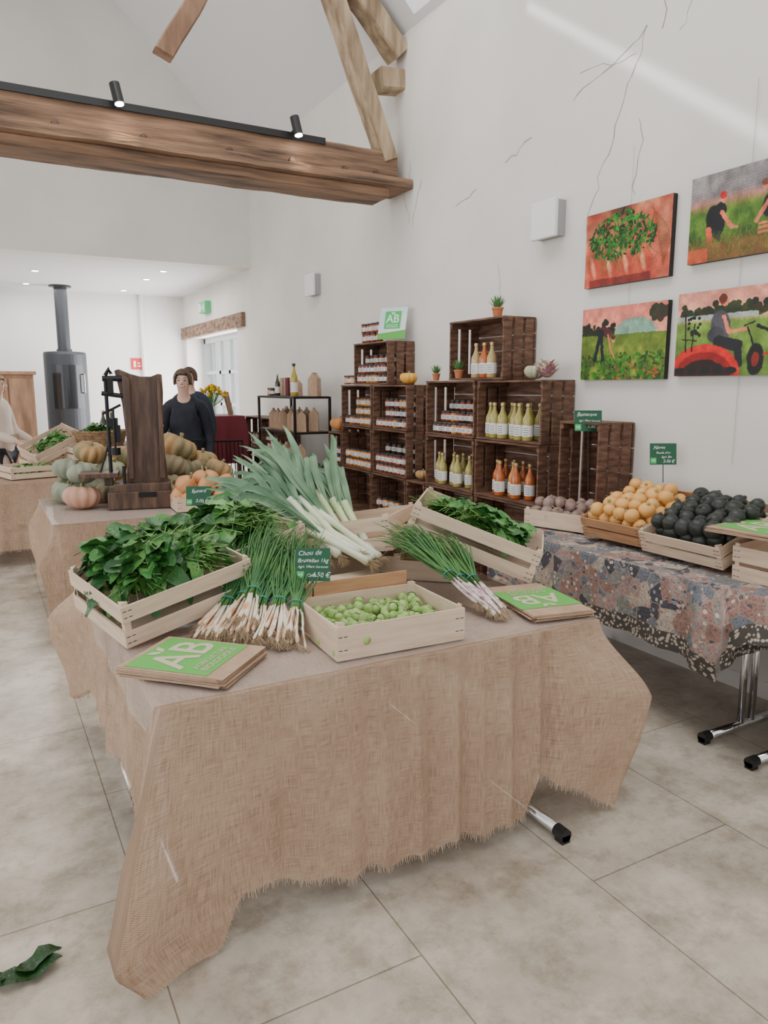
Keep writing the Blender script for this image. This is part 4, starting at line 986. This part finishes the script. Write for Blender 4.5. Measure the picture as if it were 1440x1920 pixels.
for k in range(60):
    a=U(0,6.28);r=U(0,.20);p=c+V(r*math.cos(a),r*math.sin(a),.36-r*.6+U(-.03,.04))
    g.tube([c+V(0,0,.1),c.lerp(p,.6)+V(0,0,.03),p],[.003,.003,.003],5)
    for q in range(6):
        an=q*1.047+k;d=V(math.cos(an),math.sin(an),.3);s=V(-math.sin(an),math.cos(an),0)*.015
        b.add([p,p+d*.024+s,p+d*.052,p+d*.024-s],[(0,1,2,3)])
    b.lathe([(.008,0),(.016,.03)],8,Matrix.Translation(p),cap=False)
b.build('flower_heads',yflow,origin=c,parent=e);g.build('flower_stems',terrag,origin=c,parent=e)
c=V(2.9,9.5,1.24);b=MB();b.box(c+V(0,0,.15),(.02,.24,.30),Euler((0,D(-12),D(-30))).to_matrix());o=b.build('display_board',oakr,origin=c,bevel=.004);tag(o,'brown wooden display board leaning on the counter','board')
c=V(.45,12.6,0);e=empty('wooden_cabinet',c);tag(e,'reddish brown wooden cabinet against the far area','cabinet')
b=MB();b.bb((.1,12.4,0),(.8,12.9,1.78));b.bb((.06,12.37,1.78),(.84,12.93,1.83));b.build('body',oakr,origin=c,parent=e,bevel=.005)
for x in (.12,.46):
    b=MB();b.bb((x,12.38,.08),(x+.32,12.4,1.72));d=b.build('door',oakr,origin=c,parent=e,bevel=.004)
    b=MB();sph(b,(x+(.28 if x<.3 else .04),12.36,.95),.015,8,6);k=b.build('knob',iron,origin=c);k.parent=d;k.location=(0,0,0)
cx=.32;c=V(2.35+cx,8.6,0);e=empty('metal_chair',c);tag(e,'black metal slatted chair near the counter','chair')
cy=.4
b=MB();b.bb((2.15+cx,8.0+cy,.44),(2.55+cx,8.4+cy,.46));b.build('seat',iron,origin=c,parent=e)
for x in (2.17,2.53):
    for y in (8.02,8.38):
        b=MB();b.tube([(x+cx,y+cy,0),(x+cx,y+cy,.45)],.012,8);b.build('leg',iron,origin=c,parent=e)
b=MB()
for x in (2.17,2.53): b.tube([(x+cx,8.38+cy,.45),(x+cx,8.42+cy,.95)],.012,8)
b.tube([(2.17+cx,8.42+cy,.95),(2.53+cx,8.42+cy,.95)],.012,8)
for k in range(6): b.tube([(2.22+cx+.052*k,8.385+cy,.47),(2.22+cx+.052*k,8.42+cy,.94)],.006,6)
b.build('backrest',iron,origin=c,parent=e)

# ---------------------------------------------------------------- pictures
def paint(seed,kind):
    W,H=330,220;rng=np.random.RandomState(seed)
    X,Y=np.meshgrid(np.linspace(0,1.5,W),np.linspace(1,0,H));img=np.zeros((H,W,3))
    def nz(s,sd=0):
        r=np.random.RandomState(seed*10+sd);g=r.rand(int(s)+3,int(s*1.5)+3)
        yy=Y*s;xx=X*s;y0=np.clip(yy.astype(int),0,g.shape[0]-2);x0=np.clip(xx.astype(int),0,g.shape[1]-2);fy=yy-y0;fx=xx-x0;fy=fy*fy*(3-2*fy);fx=fx*fx*(3-2*fx)
        return g[y0,x0]*(1-fx)*(1-fy)+g[y0,x0+1]*fx*(1-fy)+g[y0+1,x0]*(1-fx)*fy+g[y0+1,x0+1]*fx*fy
    wx=(nz(26,11)-.5)*.012+(nz(60,12)-.5)*.006;wy=(nz(26,13)-.5)*.012+(nz(60,14)-.5)*.006
    X0,Y0=X,Y;X=X+wx;Y=Y+wy
    def mixc(mask,c):
        m=np.clip(mask,0,1)[...,None];img[:]=img*(1-m)+np.array(c)*m
    def ell(cx,cy,rx,ry,c,rot=0,soft=.12):
        dx=X-cx;dy=Y-cy;ca,sa=math.cos(rot),math.sin(rot);u=(dx*ca+dy*sa)/rx;v=(-dx*sa+dy*ca)/ry
        mixc((1-np.sqrt(u*u+v*v))/soft,c)
    def seg(x0,y0,x1,y1,w,c):
        dx,dy=x1-x0,y1-y0;t=np.clip(((X-x0)*dx+(Y-y0)*dy)/(dx*dx+dy*dy),0,1);d=np.hypot(X-x0-t*dx,Y-y0-t*dy);mixc((w-d)/.006,c)
    def grass(n,y0,y1,c0,c1,ln=.08,x0=0,x1=1.5):
        for i in range(n):
            a=x0+rng.rand()*(x1-x0);b_=y0+rng.rand()*(y1-y0);t=rng.rand();seg(a,b_,a+rng.randn()*ln*.5,b_+ln*(.4+rng.rand()),.004,tuple(c0[k]*(1-t)+c1[k]*t for k in range(3)))
    if kind==1:
        img[:]=(.72,.25,.17);mixc(nz(5)*1.3-.3,(.85,.50,.36));mixc((Y-.6)*3*nz(3,3),(.30,.16,.12));mixc((.45-Y)*2*nz(4,5),(.80,.28,.20))
        for x in (.2,.5,.8,1.1): ell(x,.20,.17,.32,(.74,.24,.16),rot=.25,soft=.5);ell(x-.04,.26,.05,.2,(.93,.55,.42),rot=.3,soft=.6)
        mixc(((X>.1)&(X<1.2)&(Y<.10)).astype(float)*.7,(.35,.08,.08))
        for i in range(460):
            a=rng.rand()*6.28;r=rng.rand()**.6;cx=.66+r*.60*math.cos(a);cy=.66+r*.30*math.sin(a)-abs(r*math.cos(a))*.08;g=rng.rand();ell(cx,cy,.015+.05*rng.rand(),.008+.018*rng.rand(),(.02+.16*g,.08+.45*g,.03+.08*g),rng.rand()*3)
        for i in range(50): x=.25+rng.rand()*.8;seg(x,.55,x+rng.randn()*.16,.12+.28*rng.rand(),.005,(.10,.28+.2*rng.rand(),.08))
        for i in range(14): seg(1.18+.02*i,.9-.02*i,1.40+.008*i,.15+.02*i,.005,(.03,.10+.1*rng.rand(),.03))
    elif kind==2:
        img[:]=(.85,.45,.38);mixc((Y-.60)*6,(.42,.40,.40));mixc((Y-.7)*3*nz(6,8),(.62,.6,.6))
        for i in range(12): seg(0,.66+.03*i,1.5,.74+.038*i,.003,(.75,.7,.68))
        for i in range(14): seg(.05+.12*i,.62,.0+.12*i,1,.0025,(.15,.15,.15))
        mixc((.68-Y)*8,(.20,.36,.10));mixc((.66-Y)*8*nz(14,2),(.38,.52,.14));mixc((.6-Y)*3*nz(7,4),(.10,.22,.05));grass(260,.3,.62,(.12,.3,.05),(.5,.66,.2),.07)
        ell(.36,.45,.13,.2,(.03,.03,.05),.3);ell(.42,.56,.09,.1,(.05,.05,.07));ell(.46,.69,.045,.055,(.80,.45,.35));ell(.455,.73,.05,.045,(.72,.12,.08));seg(.44,.54,.58,.36,.028,(.85,.42,.3));seg(.58,.36,.66,.34,.02,(.85,.45,.33));seg(.28,.36,.3,.22,.045,(.85,.3,.2));seg(.36,.34,.42,.24,.04,(.05,.05,.08))
        ell(1.08,.52,.12,.16,(.04,.04,.05),-.3);ell(.99,.73,.042,.05,(.85,.45,.33));ell(.98,.76,.05,.035,(.45,.25,.15));seg(1.04,.56,.9,.36,.028,(.85,.42,.3));ell(1.35,.62,.09,.19,(.7,.12,.1));ell(1.33,.84,.04,.05,(.5,.3,.2));seg(1.15,.4,1.2,.25,.04,(.8,.3,.2))
        mixc((.3-Y)*8,(.42,.28,.13));grass(300,.0,.28,(.2,.42,.08),(.55,.62,.2),.09)
        for k in range(3): mixc(((X>.93)&(Y<.34-.045*k)&(Y>.31-.045*k)).astype(float),(.80,.42,.26));
        mixc(((X<.28)&(Y<.16)).astype(float),(.75,.3,.16))
    elif kind==3:
        img[:]=(.90,.48,.40);mixc((.9-Y)*2,(.95,.68,.55));mixc(nz(4)*.5-.1,(.8,.4,.38))
        for i in range(80): ell(rng.rand()*.6,.62+rng.rand()*.20*rng.rand(),.045*rng.rand()+.02,.04,(.05+.08*rng.rand(),.08+.06*rng.rand(),.05))
        for i in range(26): ell(1.25+rng.rand()*.25,.78+rng.rand()*.16,.05,.05,(.12+.08*rng.rand(),.16,.09))
        mixc((.62-Y)*12,(.35,.42,.12));ell(.98,.62,.38,.22,(.45,.60,.52));mixc(((Y<.62)).astype(float),(.30,.40,.10))
        for i in range(9): seg(.62+.09*i,.62,.66+.08*i,.82-.05*abs(i-4)/4,.003,(.8,.88,.85))
        mixc((.62-Y)*4*nz(12,1),(.55,.60,.17));mixc((.45-Y)*3*nz(9,4),(.12,.26,.06));grass(240,.3,.6,(.25,.4,.08),(.65,.65,.2),.05)
        for i in range(300): ell(rng.rand()*1.5,rng.rand()*.36,.015+.035*rng.rand(),.01+.015*rng.rand(),(.06+.2*rng.rand(),.18+.32*rng.rand(),.06),rng.rand()*3)
        for i in range(24): ell(.6+rng.rand()*.8,rng.rand()*.2,.03*rng.rand()+.01,.012,(.75,.15+.2*rng.rand(),.08))
        ell(.46,.66,.14,.065,(.30,.12,.14),rot=-.45);ell(.36,.64,.07,.07,(.05,.05,.1));seg(.35,.60,.27,.28,.034,(.03,.04,.08));seg(.38,.58,.42,.28,.03,(.04,.05,.09));ell(.605,.55,.036,.05,(.85,.48,.34));ell(.60,.58,.04,.035,(.25,.1,.06));seg(.50,.62,.56,.42,.018,(.88,.45,.3));seg(.56,.42,.64,.30,.014,(.88,.45,.3))
    else:
        img[:]=(.90,.56,.47);mixc((.9-Y)*2,(.96,.74,.60))
        for i in range(130): ell(rng.rand()*1.5,.70+rng.rand()*.16*rng.rand(),.045,.04,(.08+.12*rng.rand(),.12+.08*rng.rand(),.06))
        mixc((.70-Y)*12,(.42,.55,.20));mixc(((Y<.72)&(Y>.66)&(X<1.1)).astype(float),(.62,.66,.62));mixc((.60-Y)*4*nz(10,1),(.26,.38,.10));grass(300,.2,.62,(.2,.36,.08),(.6,.68,.25),.05)
        ell(.62,.58,.14,.20,(.26,.25,.28),.2);ell(.56,.48,.12,.1,(.2,.2,.22));ell(.66,.86,.05,.065,(.88,.5,.36));ell(.63,.89,.06,.065,(.38,.14,.08));seg(.66,.68,.74,.5,.028,(.86,.45,.33));seg(.74,.5,.98,.53,.024,(.88,.45,.32));seg(.6,.40,.86,.34,.07,(.08,.08,.11));seg(.86,.34,.9,.14,.05,(.08,.08,.11))
        ell(.42,.02,.50,.36,(.80,.10,.07),soft=.03);ell(.42,.0,.42,.29,(.55,.05,.05),soft=.04);ell(.42,-.06,.36,.26,(.12,.05,.05),soft=.04);mixc(((Y<.10)&(X<.8)).astype(float)*.8,(.18,.04,.04))
        ell(1.10,.18,.11,.19,(.04,.04,.05));ell(1.10,.18,.05,.09,(.5,.12,.08));seg(.98,.54,1.08,.3,.014,(.05,.05,.06));seg(.94,.56,1.06,.60,.010,(.04,.04,.05));seg(1.1,.55,1.3,.47,.02,(.05,.05,.05));seg(.15,.3,.12,.74,.014,(.05,.05,.05));seg(.24,.3,.26,.62,.012,(.05,.05,.05));seg(.08,.45,.3,.42,.010,(.06,.05,.05));ell(1.36,.36,.08,.12,(.06,.06,.06))
        for i in range(16): ell(.14+rng.rand()*.2,.48+rng.rand()*.22,.022,.022,(.05,.06,.05))
        for i in range(5): ell(.08+.18*i,.06,.08,.045,(.02,.07,.05))
        for i in range(10): ell(1.2+.03*i,.22+.02*rng.rand(),.02,.015,(.8,.12,.07))
    X,Y=X0,Y0
    img*=(.76+.34*nz(12,21)+.14*nz(50,22))[...,None]
    img=np.clip(img+(rng.rand(H,W,1)-.5)*.04,0,1);return img**2.0
def picture(y0,y1,z0,z1,kind,label):
    c=V(3.5,(y0+y1)/2,(z0+z1)/2);e=empty('canvas_picture',c);tag(e,label,'picture','canvas prints on the wall')
    b=MB();b.bb((3.465,y0,z0),(3.498,y1,z1));b.build('canvas_frame',canvb,origin=c,parent=e)
    img=paint(kind,kind);H,W=img.shape[:2];me=MB()
    for j in range(H):
        for i in range(W):
            me.v.append(V(3.4645,y1+(y0-y1)*i/(W-1),z1+(z0-z1)*j/(H-1)));me.c.append(tuple(img[j,i]))
    for j in range(H-1):
        for i in range(W-1): a=j*W+i;me.f.append([a,a+W,a+W+1,a+1]);me.m.append(0)
    me.build('print',vertc,origin=c,parent=e)
picture(2.99,3.65,2.22,2.66,1,'canvas photo print of green vegetables over red bags')
picture(2.21,2.87,2.26,2.70,2,'canvas photo print of farm workers harvesting near greenhouse')
picture(2.98,3.65,1.65,2.09,3,'canvas photo print of a person bending in a field')
picture(2.24,2.91,1.665,2.11,4,'canvas photo print of a person driving a red tractor')
b=MB()
for (y,z0,z1) in ((3.32,2.66,3.0),(2.54,2.70,3.1),(3.3,2.09,2.22),(2.56,2.11,2.26),(2.52,1.2,1.66)): b.tube([(3.49,y,z0),(3.49,y,z1)],.0012,4)
struct(b.build('trim_5',crackm))

# ---------------------------------------------------------------- people
def skin_mesh(name,nodes,edges,mat,parent,root='pelvis',sub=2):
    keys=list(nodes);me=bpy.data.meshes.new(name);me.from_pydata([nodes[k][0] for k in keys],[(keys.index(a),keys.index(c)) for a,c in edges],[])
    me.materials.append(mat);o=bpy.data.objects.new(name,me);COL.objects.link(o);o.parent=parent
    sm=o.modifiers.new('s','SKIN');sm.use_smooth_shade=True
    for i,k in enumerate(keys):
        r=nodes[k][1];me.skin_vertices[0].data[i].radius=(r,r) if not hasattr(r,'__len__') else r;me.skin_vertices[0].data[i].use_root=(k==root)
    s=o.modifiers.new('u','SUBSURF');s.levels=sub;s.render_levels=sub;return o
def person(loc,rz,height,label,coat,hair,long=False,arms='down',bow=.0,smile=False):
    e=empty('person',loc);e.rotation_euler=(0,0,rz);k=height/1.72;e.scale=(k,)*3;tag(e,label,'person')
    hy=-.03-bow
    n={'pelvis':((0,0,.93),(.14,.105)),'waist':((0,-.01,1.06),(.115,.09)),'chest':((0,-.01-bow*.4,1.27),(.14,.10)),'nb':((0,-bow*.6,1.42),(.07,.06)),'neck':((0,-.01-bow*.8,1.48),.047),
       'jaw':((0,hy-.006,1.545),(.052,.060)),'head':((0,hy,1.615),(.070,.082)),'crown':((0,hy+.01,1.675),(.056,.068))}
    ed=[('pelvis','waist'),('waist','chest'),('chest','nb'),('nb','neck'),('neck','jaw'),('jaw','head'),('head','crown')]
    for s,sg in (('l',1),('r',-1)):
        n['sh'+s]=((sg*.155,-bow*.4,1.37),.05);ed.append(('nb','sh'+s))
        if arms=='down' or (arms=='hold' and sg>0): el=(sg*.21,.02,1.10);wr=(sg*.20,-.08,.86)
        elif arms=='hold': el=(sg*.23,-.06,1.12);wr=(sg*.20,-.27,1.20)
        else: el=(sg*.21,-.05,1.10);wr=(sg*.15,-.28,1.0)
        n['el'+s]=(el,.040);n['wr'+s]=(wr,.027);d=(Vector(wr)-Vector(el)).normalized();pa=Vector(wr)+d*.06;n['pa'+s]=(tuple(pa),(.034,.017))
        ed+=[('sh'+s,'el'+s),('el'+s,'wr'+s),('wr'+s,'pa'+s)]
        sd=d.cross(V(0,1,.2)).normalized()
        for q in range(4):
            f0=pa+sd*(q-1.5)*.018+d*.02;cur=V(0,-.01,-.012);f1=f0+d*(.035-.004*abs(q-1.4))+cur;f2=f1+d*.022+cur*1.6
            n['f%d'%q+s]=(tuple(f0),.0095);n['g%d'%q+s]=(tuple(f1),.0085);n['h%d'%q+s]=(tuple(f2),.0075);ed+=[('pa'+s,'f%d'%q+s),('f%d'%q+s,'g%d'%q+s),('g%d'%q+s,'h%d'%q+s)]
        t0=Vector(wr)+d*.03+sd*.03;t1=t0+d*.03+sd*.02;n['t0'+s]=(tuple(t0),.010);n['t1'+s]=(tuple(t1),.009);ed+=[('wr'+s,'t0'+s),('t0'+s,'t1'+s)]
        n['hp'+s]=((sg*.09,0,.86),.085);n['kn'+s]=((sg*.10,-.01,.49),.056);n['an'+s]=((sg*.105,.02,.09),.036);n['to'+s]=((sg*.12,-.13,.035),.032)
        ed+=[('pelvis','hp'+s),('hp'+s,'kn'+s),('kn'+s,'an'+s),('an'+s,'to'+s)]
    skin_mesh('body',n,ed,skin,e)
    m={k2:(v[0],tuple(q*1.16+.014 for q in (v[1] if hasattr(v[1],'__len__') else (v[1],)*2))) for k2,v in n.items() if k2 in('pelvis','waist','chest','nb','shl','shr','ell','elr')}
    m['hem']=((0,0,.72),(.18,.14));nk=n['neck'][0];m['col']=((0,nk[1]+.004,1.49),(.072,.068))
    for s in 'lr': m['cf'+s]=(n['wr'+s][0],(.041,.041))
    skin_mesh('coat',m,[('hem','pelvis'),('pelvis','waist'),('waist','chest'),('chest','nb'),('nb','col'),('nb','shl'),('nb','shr'),('shl','ell'),('shr','elr'),('ell','cfl'),('elr','cfr')],coat,e)
    t={k2:(n[k2][0],n[k2][1]*1.15+.006 if not hasattr(n[k2][1],'__len__') else tuple(q*1.06 for q in n[k2][1])) for k2 in ('pelvis','hpl','hpr','knl','knr','anl','anr')}
    skin_mesh('trousers',t,[('pelvis','hpl'),('pelvis','hpr'),('hpl','knl'),('hpr','knr'),('knl','anl'),('knr','anr')],pants,e)
    for sg in (1,-1):
        b=MB();b.tube([(sg*.10,.06,.04),(sg*.105,.0,.05),(sg*.115,-.1,.04),(sg*.12,-.17,.03)],[.035,.045,.042,.028],10,flat=.8);o=b.build('shoe',shoem,smooth=True);o.parent=e
    hc=V(0,hy,1.610)
    for sg in (1,-1):
        b=MB();sph(b,hc+V(sg*.028,-.077,.006),.0090,10,8,.6);o=b.build('eye',eyem,smooth=True);o.parent=e
        b=MB();b.tube([hc+V(sg*.068,.012,.015),hc+V(sg*.075,.02,-.008),hc+V(sg*.068,.01,-.028)],[.009,.012,.008],8);o=b.build('ear',skin,smooth=True);o.parent=e
        b=MB();b.tube([hc+V(sg*.014,-.083,.024),hc+V(sg*.028,-.082,.029),hc+V(sg*.043,-.073,.025)],.0032,6);o=b.build('eyebrow',hair,smooth=True);o.parent=e
    b=MB();b.tube([hc+V(0,-.082,.012),hc+V(0,-.102,-.018),hc+V(0,-.085,-.028)],[.007,.0115,.009],8);o=b.build('nose',skin,smooth=True);o.parent=e
    b=MB();b.tube([hc+V(-.027,-.070,-.042),hc+V(-.012,-.082,-.053),hc+V(.012,-.082,-.053),hc+V(.027,-.070,-.042)],[.003,.006,.006,.003],8);o=b.build('mouth',lipm,smooth=True);o.parent=e
    if smile:
        b=MB();b.tube([hc+V(-.018,-.083,-.047),hc+V(0,-.090,-.051),hc+V(.018,-.083,-.047)],[.002,.0038,.002],8);o=b.build('teeth',teeth,smooth=True);o.parent=e
    b=MB();vs=[];fs=[];na,nb_=44,18
    for j in range(nb_+1):
        for i in range(na):
            az=2*math.pi*i/na;front=sst(.35,.85,-math.sin(az))
            lim=1.05*front+(1-front)*(2.0 if not long else 2.7)+.06*math.sin(az*9)
            th=lim*j/nb_;r=1.0+.03*math.sin(az*13+j*.7);low=max(0,th-1.57)
            vs.append(hc+V(.078*r*math.sin(min(th,1.62))*math.cos(az),.090*r*math.sin(min(th,1.62))*math.sin(az)+.010,.016+.090*r*math.cos(min(th,1.57))-low*.105))
    for j in range(nb_):
        for i in range(na): i2=(i+1)%na;fs.append((j*na+i,j*na+i2,(j+1)*na+i2,(j+1)*na+i))
    b.add(vs,fs);o=b.build('hair',hair,smooth=True);o.parent=e
    sm=o.modifiers.new('s','SOLIDIFY');sm.thickness=.010;sm.offset=0
    return e
person((1.76,7.15,0),D(-20),1.77,'woman with short brown hair in a dark navy coat, smiling',coatn,hairb,arms='hold',bow=.09,smile=True)
b=MB();b.tube([(1.44,7.02,0.02),(1.44,7.00,1.50)],.013,8);o=b.build('wooden_pole',pale,origin=(1.44,7.02,0),smooth=True);tag(o,'pale wooden broom handle held by the woman','pole')
person((2.12,8.35,0),D(-30),1.82,'person in a dark blue jacket seen behind the woman',coatg,hairb)
person((.20,9.15,0),D(60),1.74,'person with blond hair in a beige coat behind the table',coatb,hairbl,long=True,arms='front')

# fallen leaf
b=MB();b.col=(.012,.06,.010)
for k,(x,y,a,s) in enumerate([(-.08,2.03,.1,.17),(-.14,2.07,2.9,.12),(-.03,2.05,.35,.13),(-.16,2.03,.2,.12)]):
    p=V(x,y,.010+.004*k);d=V(math.cos(a),math.sin(a),.06);b.blade([p+d*s*q+V(0,0,.010*math.sin(q*9+k)) for q in (0,.15,.3,.45,.6,.8,.92,1)],[.004,s*.16,s*.20,s*.17,s*.22,s*.16,s*.08,.002],(0,0,1),fold=.25)
b.tube([(.07,2.10,.008),(-.05,2.05,.012)],.003,6)
o=b.build('fallen_leaf',leafm,origin=(-.06,2.03,0),smooth=True);tag(o,'dark green spinach leaf fallen on the stone floor','leaf')

# ---------------------------------------------------------------- light
w=bpy.data.worlds.new('world');bpy.context.scene.world=w;w.use_nodes=True
bg=w.node_tree.nodes['Background'];bg.inputs[0].default_value=(.97,.98,1,1);bg.inputs[1].default_value=1.3
def area(loc,rot,sx,sy,e,col=(1,1,1),spread=None):
    l=bpy.data.lights.new('area','AREA');l.shape='RECTANGLE';l.size=sx;l.size_y=sy;l.energy=e;l.color=col
    if spread is not None:l.spread=spread
    o=bpy.data.objects.new('area_light',l);COL.objects.link(o);o.location=loc
    if rot is not None:o.rotation_euler=rot
    return o
area((1.2,3.6,6.2),(0,0,0),3.0,6.5,250,(1,.99,.97))  # large overhead fill lamp, added to supplement the daylight
area((1.5,12.3,3.15),(0,0,0),3,2.5,85,(1,.98,.95))  # fill lamp added under the low ceiling to lift the far zone
area((3.78,12.4,1.3),(0,D(90),0),2.2,2.6,170,(.97,.98,1))
area((-4.2,5,2.2),(0,D(-90),0),3.5,9,130,(1,.99,.97))  # unseen fill lamp added on the open left side
# narrow shaft of sunlight on the right wall, thrown by an added strip lamp
P1=V(3.5,4.35,4.15);P2=V(3.5,2.2,2.62);d=V(1,-.25,-.9).normalized()
mid=(P1+P2)/2;ax=(P2-P1);ax=(ax-d*ax.dot(d));Ls=ax.length;ax.normalize()
zl=-d;yl=zl.cross(ax)
o=area(mid-d*3.2,None,Ls,.04,.40,(1,.98,.94),D(1.8))
m3=Matrix((ax,yl,zl)).transposed().to_4x4();m3.translation=mid-d*3.2;o.matrix_world=m3
for x in (1.06,2.43):
    l=bpy.data.lights.new('spot','SPOT');l.energy=16;l.spot_size=D(60);l.spot_blend=.6;l.color=(1,.8,.55);l.shadow_soft_size=.03
    o=bpy.data.objects.new('spot_light',l);COL.objects.link(o);o.location=(x+.02,5.80,3.57);o.rotation_euler=(D(20),0,0)

cam=bpy.data.cameras.new('camera');cam.sensor_fit='VERTICAL';cam.sensor_height=24;cam.lens=24*1380/1920;cam.clip_end=100
co=bpy.data.objects.new('camera',cam);COL.objects.link(co);co.location=(0,0,1.61);co.rotation_euler=(D(90-9.7),0,D(-28.8))
bpy.context.scene.camera=co
